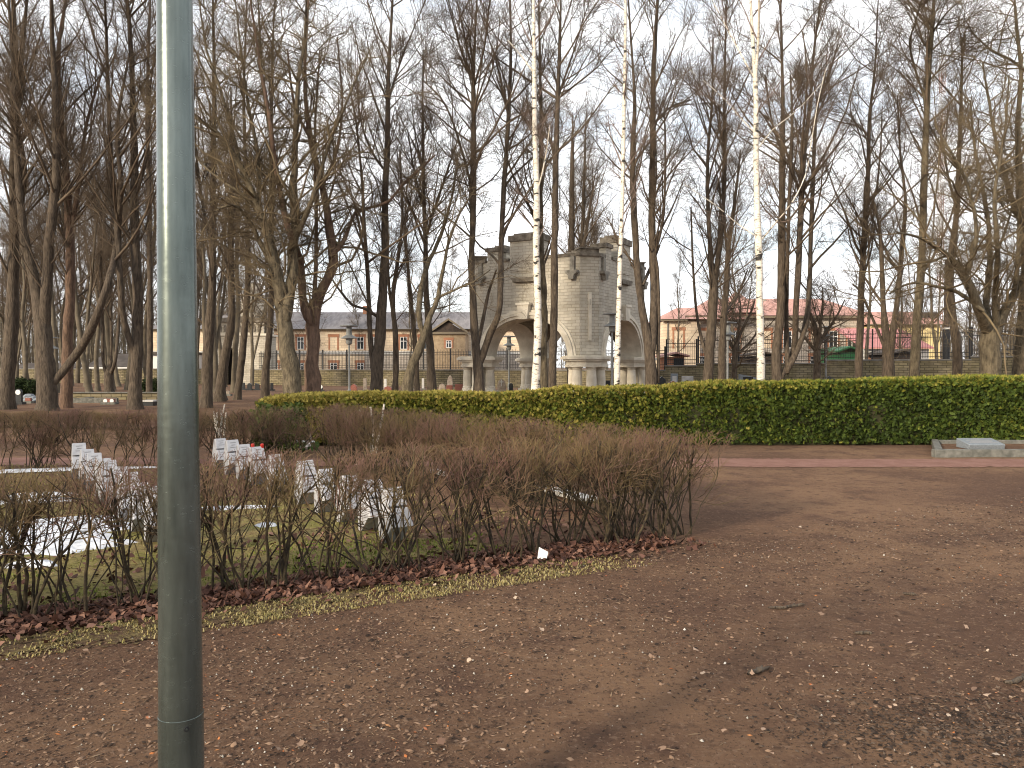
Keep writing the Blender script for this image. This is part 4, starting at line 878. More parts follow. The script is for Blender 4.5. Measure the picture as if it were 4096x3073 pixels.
def gatehouse():
    d = 73.0; x0, x1 = bpos(872, d), bpos(1076, d); L = x1 - x0; z1, z2 = zof(1345, d), zof(1292, d)
    root = empty('gatehouse', (x0, d - 1, 0)); tag(root, 'pale limestone gatehouse with a dark round arch and domed roof', 'gatehouse')
    axc = bpos(928, d) - x0; hw = 0.85; zs = 2.6; w = MB(); us = [0] + [axc - hw * math.cos(math.pi * k / 16) for k in range(17)] + [L]
    def zb(u):
        q = (u - axc) / hw
        return -0.1 if abs(q) > 1.0001 else zs + hw * math.sqrt(max(0, 1 - q * q))
    lo = [zb(u) for u in us]; m_ = len(us)
    for y in (0, 3.2):
        for u, z in zip(us, lo): w.v.append((u, y, z))
        for u in us: w.v.append((u, y, z1))
    for i in range(m_ - 1):
        if i in (0, m_ - 2):
            j0 = len(w.v); ua, ub = us[i], us[i + 1]
            w.box(ua, ub, 0, 3.2, -0.1, z1)
        else:
            o_ = 2 * m_; w.f += [(i, i + 1, m_ + i + 1, m_ + i), (o_ + i + 1, o_ + i, o_ + m_ + i, o_ + m_ + i + 1), (i + 1, i, o_ + i, o_ + i + 1)]
    w.build('wall', M['mon'], root)
    MB().box(axc - hw + .01, axc + hw - .01, 2.4, 2.5, 0, 3.4).build('arch_shade_sheet', M['iron'], root)  # near-black sheet stands for the shade inside the open arch
    MB().box(-0.15, L + 0.15, -0.15, 3.3, z1 + .003, z1 + .2).build('cornice', M['mon_smooth'], root)
    fz = MB().box(0.15, L - 0.15, 0.05, 3.1, z1 + .203, z2); fo = fz.build('frieze', M['mon'], root)
    for k in range(9):
        c = 0.6 + (L - 1.2) * k / 8
        MB().prism([(c - .12, z1 + .35), (c + .12, z1 + .35), (c + .12, z2 - .4), (c, z2 - .2), (c - .12, z2 - .4)], -0.01, 0.048).build('niche', M['mon_cap'], fo)
    MB().prism([(-0.2, z2 + .003), (L + .2, z2 + .003), (L - .2, z2 + .35), (L * .55, z2 + .55), (.3, z2 + .35)], -.1, 3.2).build('roof', M['mon_cap'], root)
    # stepped dome on a drum, seen through the twigs
    dc = bpos(1028, 76) - x0; dm = MB(); rr_ = []; z = z2 + .2
    zt = zof(1140, 76); n = 7
    for k in range(n):
        f0 = k / n; rad = 1.15 * math.sqrt(max(0.03, 1 - f0 ** 2.2)) ; zz = z + (zt - z) * f0; z3 = z + (zt - z) * (f0 + 1 / n)
        rr_ += [(rad, zz), (rad, z3 - 0.06), (rad + .07, z3 - .06), (rad + .07, z3)]
    dm.lathe(rr_, 20, (dc, 3.0)); dm.build('dome', M['mon_smooth'], root)
gatehouse()
for (a, b, d, yr, ye, lab) in ((352, 520, 86, 1416, 1474, 'dark roofed low house beyond the wall left of the lamp post'), (20, 270, 92, 1452, 1494, 'low yellowish shed with dark roof at the far left')):
    x0, x1 = bpos(a, d), bpos(b, d); L = x1 - x0; root = empty('low_house', (x0, d, 0)); tag(root, lab, 'building')
    ze, zr = zof(ye, d), zof(yr, d + 3); MB().box(0, L, 0, 6, -.2, ze).build('wall', M['cream'] if a < 300 else M['whitestone2'], root)
    r = MB(); r.poly([(-.4, -.5, ze + .01), (L + .4, -.5, ze + .01), (L + .4, 6.5, ze + .01), (-.4, 6.5, ze + .01), (.3, 3, zr), (L - .3, 3, zr)], [(0, 1, 5, 4), (1, 2, 5), (2, 3, 4, 5), (3, 0, 4), (3, 2, 1, 0)]); r.build('roof', M['darkroof'], root)
    MB().box(-.4, L + .4, -.56, -.505, ze - .05, ze + .12).build('eave', M['whitepaint'], root)
d = 88; x0 = bpos(612, d); root = empty('white_house', (x0, d, 0)); tag(root, 'small white building with a dark flat roof just left of the lamp post', 'building')
MB().box(0, 4, 0, 4, -.2, zof(1418, d)).build('wall', M['whitepaint'], root); MB().box(-.4, 4.2, -.4, 4.2, zof(1418, d) + .003, zof(1408, d)).build('roof', M['darkroof'], root); win(root, .8, 1.7, zof(1470, d), zof(1432, d))

# ------------------------------------------------------------------ poles and lamps
def park_lamp(px, d, ytop, label, two=True):
    X = bpos(px, d); zt = zof(ytop, d); o = empty('park_lamp', (X, d, 0)); tag(o, label, 'street lamp', 'grey park lamps')
    MB().lathe([(0.09, 0), (0.09, 0.5), (0.055, 0.55), (0.045, zt - 0.95)], 12).build('pole', M['greypaint'], o)
    h = MB().lathe([(0.05, zt - 0.95), (0.14, zt - 0.88), (0.17, zt - 0.62)], 14).build('lantern', M['greypaint'], o)
    MB().lathe([(0.42, zt - 0.63), (0.40, zt - 0.59), (0.14, zt - 0.46), (0.13, zt - 0.2)], 18).build('hood', M['greypaint'], o)
    MB().lathe([(0.13, zt - 0.2), (0.13, zt - 0.06), (0.44, zt - 0.05), (0.44, zt), (0.05, zt + .04)], 20).build('cap', M['greypaint'], o)
park_lamp(1397, 38, 1302, 'grey park lamp before the pale house, left of the monument')
park_lamp(2036, 52, 1345, 'grey park lamp seen through the left arch of the monument')
park_lamp(2448, 39, 1255, 'grey park lamp against the right corner of the monument')
park_lamp(2910, 40, 1290, 'grey park lamp between the splitting trunk and the tallest birch')
park_lamp(3303, 48, 1308, 'grey park lamp before the long red roof')
park_lamp(204, 44, 1350, 'grey park lamp behind the broad slanting-limbed tree at the left')

def near_post():
    d = 2.1; b = P(724, 2900, d); X = b[0]
    root = empty('lamp_post', (X, d, 0)); tag(root, 'tall galvanised steel lamp post close to the camera', 'lamp post')
    zj = P(CX, 2853, d)[2]; r0 = 0.0562; rt = 0.0445; ztop = P(CX, 0, d)[2]
    def rad(z): return r0 + (rt - r0) * (z - zj) / (ztop - zj)
    MB().lathe([(0.0582, -0.02), (0.0576, zj - 0.001), (0.0566, zj)], 160).build('base_sleeve', M['galv'], root)
    MB().lathe([(rad(zj) , zj - 0.01), (rad(zj), zj)] + [(rad(z), z) for z in np.linspace(zj + .02, 3.7, 30)], 64).build('shaft', M['galv'], root, smooth=True)
    a = math.atan2(-d, -X) + 0.235
    sc = MB(); p0 = Vector((math.cos(a) * 0.056, math.sin(a) * 0.056, zj - 0.022)); dr = Vector((math.cos(a), math.sin(a), 0))
    sc.tube(p0, p0 + dr * 0.0042, 0.0070, 0.0064, 20); scr = sc.build('screw', M['iron'], root)
    MB().tube(p0 + dr * 0.0042, p0 + dr * 0.0066, 0.0034, 0.003, 6).build('screw_socket', M['galv'], scr)
    zt = 4.55; MB().lathe([(rad(3.7), 3.7), (0.05, 3.75), (0.14, 3.8), (0.17, 4.05)], 24).build('lantern', M['glass'], root)
    MB().lathe([(0.42, 4.05), (0.40, 4.09), (0.14, 4.22), (0.13, 4.45), (0.13, 4.49), (0.55, 4.5), (0.55, 4.55), (0.05, 4.6)], 24).build('hood', M['greypaint'], root)
near_post()
d = 62.0; X = bpos(3784, d); o = empty('utility_pole', (X, d, 0)); tag(o, 'dark utility pole with a thick black lower casing at the right', 'pole')
MB().lathe([(0.22, 0), (0.21, zof(1120, d) * 0.5), (0.19, zof(1040, d))], 14).build('pole', M['darkwood'], o)
MB().lathe([(0.26, zof(1432, d) - .1), (0.26, zof(1316, d))], 14).build('casing', M['iron'], o)
MB().box(-0.45, 0.35, -0.3, -0.24, zof(1318, d), zof(1312, d)).build('bracket', M['whitepaint'], o)
# lattice mast far away
d = 420.0; X = bpos(3756, d); o = empty('radio_mast', (X, d, 0)); tag(o, 'thin red and white radio mast far behind the trees at the upper right', 'mast')
zt = zof(215, d); n = 16
for k in range(n):
    z0, z1 = zt * k / n, zt * (k + 1) / n; q = MB()
    for (sx, sy) in ((-1, -1), (1, -1), (1, 1), (-1, 1)): q.tube((sx, sy, z0), (sx, sy, z1), 0.16, n=4)
    for j in range(4):
        za, zb_ = z0 + (z1 - z0) * j / 4, z0 + (z1 - z0) * (j + 1) / 4; s_ = 1 if j % 2 else -1
        q.tube((-s_, -1, za), (s_, -1, zb_), 0.12, n=4); q.tube((-s_, 1, za), (s_, 1, zb_), 0.12, n=4)
    q.build('lattice_section', M['whitepaint'] if k % 2 else M['redbrick'], o)

# ------------------------------------------------------------------ gravestones
def stone(px, yt, yb, w, d, shape, m, label, name='gravestone', extra=None, group=None):
    """w in photograph pixels; standing on the ground at depth d"""
    X = bpos(px, d); W = w / F * d; H = max(0.25, zof(yt, d)); T_ = min(0.22, W * 0.4)
    root = empty(name, (X, d, 0)); tag(root, label, 'gravestone', group)
    b = MB()
    if shape == 'round':
        pts = [(-W / 2, 0.1), (W / 2, 0.1), (W / 2, H - W / 2)] + [(W / 2 * math.cos(a), H - W / 2 + W / 2 * math.sin(a)) for a in np.linspace(0.2, math.pi - 0.2, 9)] + [(-W / 2, H - W / 2)]
    elif shape == 'rough':
        r = random.Random(px); pts = [(-W / 2, 0.1), (W / 2, 0.1)] + [(W / 2 * (1 - 0.25 * i / 3) * r.uniform(.9, 1.05), H * (0.45 + 0.18 * i) * r.uniform(.95, 1.03)) for i in range(3)] + [(0, H)] + [(-W / 2 * (1 - 0.25 * i / 3) * r.uniform(.9, 1.05), H * (0.45 + 0.18 * i) * r.uniform(.95, 1.03)) for i in (2, 1, 0)]
    elif shape == 'slant':
        pts = [(-W / 2, 0.1), (W / 2, 0.1), (W / 2, H * 0.82), (-W / 2, H)]
    else:
        pts = [(-W / 2, 0.1), (W / 2, 0.1), (W / 2 * .96, H), (-W / 2 * .96, H)]
    b.prism(pts, -T_ / 2, T_ / 2); s = b.build('slab', M[m], root, bevel=0.012)
    MB().box(-W / 2 - .08, W / 2 + .08, -T_ / 2 - .1, T_ / 2 + .1, -0.02, 0.1).build('base', M['kerbstone'] if m != 'dgranite' else M['dgranite'], root)
    if extra == 'oval':
        o = MB(); zc = H - W * 0.5; o.tube((0, -T_ / 2 - .002, zc), (0, -T_ / 2 - .012, zc), 0.11, n=18); e = o.build('portrait', M['whitepaint'], s); 
    if extra == 'ovals':
        for q in (-.14, .14):
            o = MB(); o.tube((q, -T_ / 2 - .002, H * .62), (q, -T_ / 2 - .012, H * .62), 0.085, n=18); o.build('portrait', M['whitepaint'], s)
    if extra == 'cross':
        MB().box(-.035, .035, -T_ / 2 - .03, -T_ / 2 - .001, H * .45, H * .92).box(-.12, .12, -T_ / 2 - .028, -T_ / 2 - .002, H * .72, H * .79).build('cross', M['whitestone2'], s)
    if extra == 'inset': MB().box(-W * .3, W * .3, -T_ / 2 - .01, -T_ / 2 - .001, H * .45, H * .85).build('inscription_panel', M['iron'], s)
    if extra == 'light': MB().box(-W * .3, W * .3, -T_ / 2 - .01, -T_ / 2 - .001, H * .4, H * .85).build('inscription_panel', M['whitestone2'], s)
    return root
for a in [
    (36, 1558, 1625, 30, 33, 'block', 'granite', 'tall dark grey upright slab at the far left edge'),
    (74, 1556, 1617, 27, 34, 'round', 'dgranite', 'black rounded gravestone with a white oval portrait at the far left', 'oval'),
    (132, 1556, 1582, 9, 47, 'block', 'whitestone2', 'thin white stone in front of the dark green bush at the left'),
    (143, 1562, 1582, 9, 46, 'block', 'kerbstone', 'thin grey stone beside the thin white one at the left'),
    (112, 1610, 1625, 24, 35, 'block', 'rgranite', 'low reddish stone in front of the rubble heap at the left'),
    (437, 1596, 1622, 42, 34, 'block', 'rgranite', 'low wide reddish stone with two white oval portraits', 'ovals'),
    (910, 1562, 1575, 18, 44, 'rough', 'boulder', 'small light boulder right of the lamp post near the gatehouse'),
    (972, 1531, 1556, 15, 56, 'block', 'dgranite', 'leftmost of the dark stones standing before the gatehouse corner'),
    (998, 1533, 1556, 18, 55, 'round', 'dgranite', 'round-topped dark stone, second before the gatehouse corner'),
    (1029, 1533, 1556, 17, 55, 'slant', 'dgranite', 'slant-topped dark stone, third before the gatehouse corner'),
    (1087, 1532, 1556, 12, 54, 'block', 'dgranite', 'narrow dark stone between the slender bending trunk and the burled trunk'),
    (1284, 1541, 1562, 14, 52, 'round', 'dgranite', 'small black stone with a white mark right of the reddish forked trunk', 'oval'),
    (1415, 1536, 1562, 26, 50, 'rough', 'rgranite', 'low red-brown boulder stone right of the park lamp pole'),
    (1460, 1514, 1560, 14, 52, 'block', 'boulder', 'narrow brown post-like stone left of the tall straight trunk'),
    (1541, 1516, 1560, 12, 52, 'block', 'whitestone2', 'narrow pale stone right of the tall straight trunk'),
    (1552, 1545, 1566, 34, 48, 'rough', 'rgranite', 'wide low reddish stone between two trunks left of the gnarled V'),
    (1648, 1514, 1545, 11, 56, 'block', 'whitestone2', 'pale narrow stone just right of the gnarled V trunk'),
    (1692, 1514, 1545, 10, 56, 'block', 'whitestone2', 'pale narrow stone touching the dark upright trunk'),
    (1768, 1534, 1568, 28, 49, 'rough', 'boulder', 'greenish beige rough stone left of the red pair'),
    (1798, 1541, 1568, 26, 47, 'block', 'rgranite', 'square red stone, left one of the red pair'),
    (1836, 1537, 1568, 32, 47, 'block', 'rgranite', 'darker red stone beside the monument, right one of the red pair'),
    (1800, 1500, 1530, 22, 57, 'rough', 'boulder', 'tapering brown stone against the wall behind the red pair'),
    (1972, 1514, 1560, 17, 50, 'round', 'dgranite', 'dark rounded stone under the left arch'),
    (2006, 1514, 1562, 34, 50, 'rough', 'boulder', 'broad grey stone carrying a pale cross under the left arch', 'cross'),
    (2044, 1533, 1562, 16, 51, 'round', 'dgranite', 'small dark stone beside the lamp under the left arch'),
    (2430, 1523, 1560, 22, 56, 'block', 'dgranite', 'dark square stone behind the columns left of the thin birch'),
    (2490, 1514, 1560, 18, 54, 'block', 'dgranite', 'dark stone with a pale portrait right of the thin birch', 'oval'),
    (2647, 1506, 1545, 34, 53, 'rough', 'dgranite', 'dark rough stone pile just right of the double-stemmed tree'),
    (2697, 1495, 1540, 28, 55, 'block', 'granite', 'grey stone with a light panel below the kiosk', 'light'),
    (2692, 1524, 1548, 48, 50, 'rough', 'rgranite', 'wide low brown stone in front of the grey one below the kiosk'),
    (2750, 1505, 1548, 46, 50, 'block', 'whitestone2', 'white square framed stone left of the splitting trunk'),
    (2748, 1521, 1549, 30, 48, 'round', 'dgranite', 'small dark rounded stone in front of the white square one'),
    (2900, 1517, 1548, 28, 49, 'block', 'boulder', 'beige stone block by the foot of the lamp left of the tallest birch'),
    (2990, 1497, 1545, 68, 49, 'slant', 'granite', 'wide light grey stone with a dark panel left of the tallest birch', 'inset'),
    (3233, 1503, 1535, 22, 54, 'block', 'granite', 'small greenish grey stone right of the four-stemmed cluster'),
    (3317, 1505, 1532, 56, 52, 'rough', 'dgranite', 'long dark stone mound before the lamp at the red roof', 'oval'),
    (3486, 1503, 1532, 66, 51, 'block', 'dgranite', 'long dark slab between the single straight trunk and the stout V'),
    (3530, 1497, 1530, 16, 53, 'block', 'granite', 'grey upright stone touching the stout V trunk'),
    (3795, 1486, 1510, 13, 52, 'block', 'whitestone2', 'small white stone below the burled trunk at the right'),
]:
    lab = a[7]; ex = a[8] if len(a) > 8 else None
    stone(*a[:7], lab, extra=ex, group='gravestones near the wall' if a[4] > 40 else 'gravestones at the left')
# low kerb wall, box grave and rubble heap at the left
d = 39.0; x0, x1 = bpos(285, d), bpos(640, d); o = empty('kerb_wall', (x0, d, 0)); tag(o, 'long low stone kerb in front of the far left trees', 'kerb')
MB().box(0, x1 - x0, 0, .3, -.05, zof(1573, d)).build('masonry', M['rubble'], o); MB().box(-.03, x1 - x0 + .03, -.05, .35, zof(1573, d) + .002, zof(1569, d)).build('coping', M['kerbstone'], o)
d = 35.5; x0, x1 = bpos(285, d), bpos(465, d); o = empty('pale_kerb', (x0, d, 0)); tag(o, 'pale low grave kerb beside the stone with two portraits', 'kerb')
MB().box(0, x1 - x0, 0, .18, -.05, .22).build('front_kerb', M['kerbstone'], o); MB().box(0, .18, .183, 1.6, -.05, .2).build('side_kerb', M['kerbstone'], o)
d = 33.0; X = bpos(598, d); o = empty('box_grave', (X, d, 0)); tag(o, 'low dark box with a pale lid left of the lamp post', 'grave')
MB().box(-.26, .26, -.3, .3, 0, .17).build('box', M['dgranite'], o); MB().box(-.29, .29, -.33, .33, .172, .23).build('lid', M['whitestone2'], o)
r = random.Random(3)
for k in range(14):
    d = 36 + r.uniform(-.8, .8); X = bpos(r.uniform(90, 165), d); q = MB(); s = r.uniform(.14, .3)
    q.lathe([(s * .8, 0), (s, s * .3), (s * .8, s * .7), (s * .3, s * .9)], 7); b = q.build('field_stone', M['granite'], loc=(X, d, r.choice([-.02, .12]))); b.rotation_euler = (r.uniform(-.4, .4), r.uniform(-.4, .4), r.uniform(0, 6)); tag(b, 'rough grey field stone in the heap at the far left', 'stone', 'heap of field stones at the far left')

# framed grave at the right, in front of the green hedge
fl = G(3745, 1829); 
o = empty('framed_grave', (fl[0], fl[1], 0)); tag(o, 'grave bed bordered by a grey concrete kerb beside the gravel path', 'grave')
KL, KD = 4.6, 2.05
def skew(m): m.v = [(x + .50 * y, y, z) for x, y, z in m.v]; return m
MB().box(0, KL, 0, .14, -.03, .13).build('front_kerb', M['kerbstone'], o, bevel=.01)
skew(MB().box(0, .14, .143, KD, -.03, .13)).build('side_kerb', M['kerbstone'], o, bevel=.01); skew(MB().box(.143, KL, KD - .14, KD - .003, -.03, .12)).build('back_kerb', M['kerbstone'], o, bevel=.01)
skew(MB().box(.14, KL, .14, KD - .14, -.02, .05)).build('soil', M['dirt'], o)
d = fl[1] + 0.85; X0, X1 = bpos(3878, d), bpos(4024, d); Wd = X1 - X0
o = empty('desk_gravestone', ((X0 + X1) / 2, d, 0.045)); tag(o, 'low grey granite desk gravestone with a slanted inscribed top', 'gravestone')
zt = zof(1757, d + .2) - 0.04; w2 = Wd / 2
q = MB(); q.poly([(-w2, 0, 0), (w2, 0, 0), (w2, .42, 0), (-w2, .42, 0), (-w2, -.03, zt * .52), (w2, -.03, zt * .52), (w2, .42, zt), (-w2, .42, zt)], [(0, 3, 2, 1), (4, 5, 6, 7), (0, 1, 5, 4), (1, 2, 6, 5), (2, 3, 7, 6), (3, 0, 4, 7)])
blk = q.build('block', M['granite'], o, bevel=.012)
ins = MB(); 
def on(u, v, e=.004): # point on the slanted face
    return (u, -.03 + v * .45, zt * .52 + v * zt * .48 + e)
for (u0, u1, v) in ((-.09, .09, .78), (-.25, .25, .6), (-.2, .2, .44), (-.28, .28, .28)):
    ins.poly([on(u0, v), on(u1, v), on(u1, v + .07), on(u0, v + .07), on(u0, v, -.004), on(u1, v, -.004), on(u1, v + .07, -.004), on(u0, v + .07, -.004)], [(0, 1, 2, 3), (4, 7, 6, 5), (0, 4, 5, 1), (1, 5, 6, 2), (2, 6, 7, 3), (3, 7, 4, 0)])
ins.build('inscription', M['letter'], blk)

# ------------------------------------------------------------------ white stele markers in two rows
def marker_proto():
    root = empty('grave_marker', (0, 0, 0))
    # side profile in (forward, up); forward is -Y
    prof = [(0.07, 0.0), (0.0, 0.0), (-0.185, 0.165), (-0.19, 0.20), (-0.085, 0.34), (-0.06, 0.34), (-0.045, 0.5), (0.02, 0.5), (0.095, 0.28), (0.11, 0.16)]
    b = MB(); n = len(prof); w = 0.095
    for x in (-w, w):
        for (y, z) in prof: b.v.append((x * (1.0 if z > .3 else 1.12), y, z))
    b.f += [tuple(range(n)), tuple(n + i for i in reversed(range(n)))] + [((i + 1) % n, i, n + i, n + (i + 1) % n) for i in range(n)]
    body = b.build('stele', M['concrete'], root, bevel=.004)
    for (y0, z0, y1, z1, ww) in ((-.135, .345, -.05, .505, .10), (-.245, .165, -.15, .325, .108)):
        dv = Vector((0, y1 - y0, z1 - z0)); nv = Vector((0, -dv.z, dv.y)).normalized() * 0.018; t_ = Vector((0, .05, .0))
        p = [Vector((-ww, y0, z0)), Vector((ww, y0, z0)), Vector((ww * .9, y1, z1)), Vector((-ww * .9, y1, z1))]
        q = MB(); q.poly([tuple(a + nv) for a in p] + [tuple(a + t_) for a in p], [(0, 1, 2, 3), (7, 6, 5, 4), (0, 4, 5, 1), (1, 5, 6, 2), (2, 6, 7, 3), (3, 7, 4, 0)])
        pq = q.build('plaque', M['plaque'], root, bevel=.003)
        l = MB(); A = Vector((0, y0, z0)) + nv * 1.03
        for k, hw in enumerate((.045, .03, .05)):
            f0 = .72 - .2 * k; c0 = A + dv * f0; c1 = A + dv * (f0 + .05); e = nv.normalized() * .002
            l.poly([tuple(Vector((s_ * hw, 0, 0)) + c + ee) for c, ee in ((c0, e), (c1, e)) for s_ in (-1, 1)] + [tuple(Vector((s_ * hw, 0, 0)) + c - ee) for c, ee in ((c0, e), (c1, e)) for s_ in (-1, 1)], [(0, 1, 3, 2), (4, 6, 7, 5), (0, 4, 5, 1), (2, 3, 7, 6), (0, 2, 6, 4), (1, 5, 7, 3)])
        l.build('inscription', M['letter'], pq)
    return root
mp_ = marker_proto(); r = random.Random(9); used = False
rows = [('row that ends beside the lamp post', [(313, 1778), (344, 1793), (372, 1811), (409, 1829), (431, 1849), (470, 1872), (512, 1895), (560, 1924), (620, 1952), (690, 1985)]),
        ('row in the middle of the plot', [(877, 1751), (926, 1765), (974, 1779), (1026, 1794), (1098, 1812), (1218, 1849), (1297, 1871), (1387, 1896), (1478, 1921), (1568, 1953)])]
words = ['farthest', 'second farthest', 'third farthest', 'fourth farthest', 'fifth farthest', 'fifth nearest', 'fourth nearest', 'third nearest', 'second nearest', 'nearest']
for ri, (rn, pts) in enumerate(rows):
    for i, (px, py) in enumerate(pts):
        d = (EYE - 0.5) * F / (py - HZ); o = mp_ if not used else copy_tree(mp_); used = True
        o.location = (bpos(px, d) - .0, d, 0.0); o.rotation_euler = (r.uniform(-.03, .03), r.uniform(-.03, .03), math.radians(34) + r.uniform(-.07, .07)); s = r.uniform(.94, 1.03); o.scale = (s * .9, s * .92, s)
        tag(o, '%s white stepped stele in the %s' % (words[i], rn), 'grave marker', 'white stele markers, ' + rn)
# red candle lanterns on the fourth marker of the middle row
pt = rows[1][1][3]; d = (EYE - 0.5) * F / (pt[1] - HZ)
for dx, w_ in ((-.06, 'left'), (.07, 'right')):
    q = MB().lathe([(.022, 0), (.026, .04), (.02, .055), (.008, .06)], 10).build('candle_lantern', M['flowerred'], loc=(bpos(pt[0], d) + dx, d, .505)); tag(q, 'red candle lantern, %s of the two on a white stele' % w_, 'candle', 'candle lanterns')
# flat white edging slabs lying inside the plot
for (xa, ya, xb, yb, w_, lab) in ((2150, 1968, 2330, 2015, .22, 'flat pale slab lying on the leaves behind the front hedge'), (1712, 1893, 1795, 1916, .14, 'small flat pale slab lying farther back behind the hedge'),):
    a, b = G(xa, ya), G(xb, yb); dx, dy = b[0] - a[0], b[1] - a[1]; L = math.hypot(dx, dy)
    q = MB().box(0, L, 0, w_, 0, .05).build('flat_slab', M['whitestone2'], loc=(a[0], a[1], .01), rz=math.atan2(dy, dx), bevel=.006); tag(q, lab, 'slab')

# snow patches
def blob(name, cx, cy, rx, ry, h, seed, label, rz=0):
    r = np.random.default_rng(seed); n = 40; rings = 6; V = [(0, 0, h)]; Fs = []
    ph = r.uniform(0, 6.28, 5); am = r.uniform(.03, .16, 5)
    for k in range(1, rings + 1):
        f = k / rings
        for i in range(n):
            a = 2 * math.pi * i / n; w_ = 1 + sum(am[j] * math.sin((j + 2) * a + ph[j]) for j in range(5)) + .1 * math.sin(13 * a + ph[0])
            V.append((rx * f * w_ * math.cos(a), ry * f * w_ * math.sin(a), h * (1 - f ** 3) + r.normal(0, .004) if k < rings else -.01))
    t3 = [(0, 1 + i, 1 + (i + 1) % n) for i in range(n)]; t4 = [(1 + (k - 1) * n + i, 1 + k * n + i, 1 + k * n + (i + 1) % n, 1 + (k - 1) * n + (i + 1) % n) for k in range(1, rings) for i in range(n)]
    o = npmesh(name, np.array(V), [np.array(t3), np.array(t4)], M['snow'], smooth=True, loc=(cx, cy, .012)); o.rotation_euler.z = rz; tag(o, label, 'snow', 'melting snow patches')
for k, (px, py, rx, ry, lab) in enumerate([(150, 2150, .95, .72, 'large melting snow patch at the left, behind the near hedge'), (330, 2085, .62, .13, 'long thin snow tongue right of the large patch'), (60, 2010, .75, .16, 'narrow snow patch above the large one'),
        (330, 2190, .40, .15, 'rounded snow patch below the thin tongue'), (120, 1888, 1.5, .12, 'thin distant snow streak at the left'), (110, 2270, .2, .09, 'small snow remnant at the left, nearest the hedge'),
        (900, 2042, .5, .07, 'thin snow streak just right of the lamp post'), (1062, 2110, .11, .07, 'little snow remnant in the middle of the lawn'), (160, 1985, .35, .1, 'short snow patch between the streak and the large patch')]):
    gx_, gy_ = G(px, py); blob('snow_patch', gx_, gy_, rx, ry, .03, 40 + k, lab, rz=.25)

# ------------------------------------------------------------------ clipped hedges of bare shrubs
def shrub_row(name, label, a, b, seed, top, spacing=.42, width=.28, fine=1.0, stems=11, fat=1.0, low=.15):
    r = np.random.default_rng(seed); a, b = np.array(a, float), np.array(b, float); L = np.linalg.norm(b - a); dv = (b - a) / L; nv = np.array([-dv[1], dv[0]])
    n = int(L / spacing); cs = (np.arange(n) + .5 + r.uniform(-.25, .25, n)) * L / n
    base = a[None] + dv[None] * cs[:, None] + nv[None] * r.normal(0, .05, (n, 1))
    ns = r.integers(stems - 4, stems + 6, n); idx = np.repeat(np.arange(n), ns); B = len(idx)
    st = np.zeros((B, 3)); st[:, :2] = base[idx] + r.normal(0, .055, (B, 2)) * np.array([1.3, 1])
    st[:, 2] = -.02
    lean = r.normal(0, .30, (B, 2)); lean += (st[:, :2] - base[idx]) * 1.8
    di = np.concatenate([lean, np.ones((B, 1))], 1)
    ln = top * r.uniform(.8, 1.25, B)
    P1, R1 = grow(r, st, di, ln, r.choice([.005, .0065, .0085, .0115], B, p=[.3, .3, .25, .15]) * fat, 11, .13, .015, .42)
    s, D, pr, t, ix = spawn(r, P1, R1, 6, .25, .95, (18, 50)); P2, R2 = grow(r, s, D, r.uniform(.18, .55, len(s)) * (1.15 - .4 * t) * fine, np.minimum(pr * .75, .0052), 7, .20, .07, .55)
    kp = P2[:, 0, 2] > r.uniform(low * .3, low * 1.5, len(P2)) * top; P2, R2 = P2[kp], R2[kp]
    s, D, pr, t, ix = spawn(r, P2, R2, 5, .15, 1, (20, 55)); kp = s[:, 2] > r.uniform(low * .8, low * 1.6, len(s)) * top; s, D, pr, t = s[kp], D[kp], pr[kp], t[kp]; P3, R3 = grow(r, s, D, r.uniform(.09, .28, len(s)) * fine, np.minimum(pr * .8, .0030), 4, .16, .07, .7)
    s, D, pr, t, ix = spawn(r, P3, R3, 2, .2, 1, (20, 55)); P4, R4 = grow(r, s, D, r.uniform(.05, .14, len(s)) * fine, np.minimum(pr * .9, .0021), 3, .12, .08, .8)
    def clip(Pt, R, off):
        lim = top + off + .03 * np.sin(Pt[:, 0, 0] * 5 + Pt[:, 0, 1] * 4)
        # clipped by shears: drop what starts above the line, stop the rest there
        keep = Pt[:, 0, 2] < lim; Pt, R, lim = Pt[keep], R[keep], lim[keep]
        dev = ((Pt[:, :, :2] - a) @ nv); ok = np.abs(dev).max(1) < width + r.uniform(0, .12, len(Pt)); Pt, R, lim = Pt[ok], R[ok], lim[ok]
        z = Pt[:, :, 2]; over = z > lim[:, None] + r.uniform(-.02, .03, len(Pt))[:, None]
        for k in range(1, Pt.shape[1]):
            o = over[:, k]; Pt[o, k] = Pt[o, k - 1] + (Pt[o, k] - Pt[o, k - 1]) * .02
        return Pt, R
    root = empty(name, (a[0], a[1], 0)); tag(root, label, 'hedge')
    off = np.array([a[0], a[1], 0])
    def emit(nm, lst, m):
        v, f = joinvq([tubes(*clip(p, q, o_), sd) for p, q, sd, o_ in lst]); npmesh(nm, v - off, f, m, root)
    emit('stems', [(P1, R1, 6, -.03)], M['stem']); emit('branch', [(P2, R2, 4, 0), ], M['shrub_twig']); emit('twig', [(P3, R3, 3, .0), (P4, R4, 3, .02)], M['shrub_tip'])
shrub_row('bare_hedge', 'leafless brown hedge with visible stems running across the foreground', FA - fd * 1.5, FB + fd * .36, 60, .97, stems=17, spacing=.34, width=.35, fat=1.15, low=.42)
shrub_row('bare_hedge', 'leafless hedge running back from the right corner towards the green hedge', FB + np.array([.05, .35]), SC, 61, .95, spacing=.34, width=.42, stems=14)
shrub_row('bare_hedge', 'leafless reddish hedge along the far left side of the plot', SC + np.array([-.4, -.05]), LD, 62, .93, spacing=.36, width=.36, stems=12)
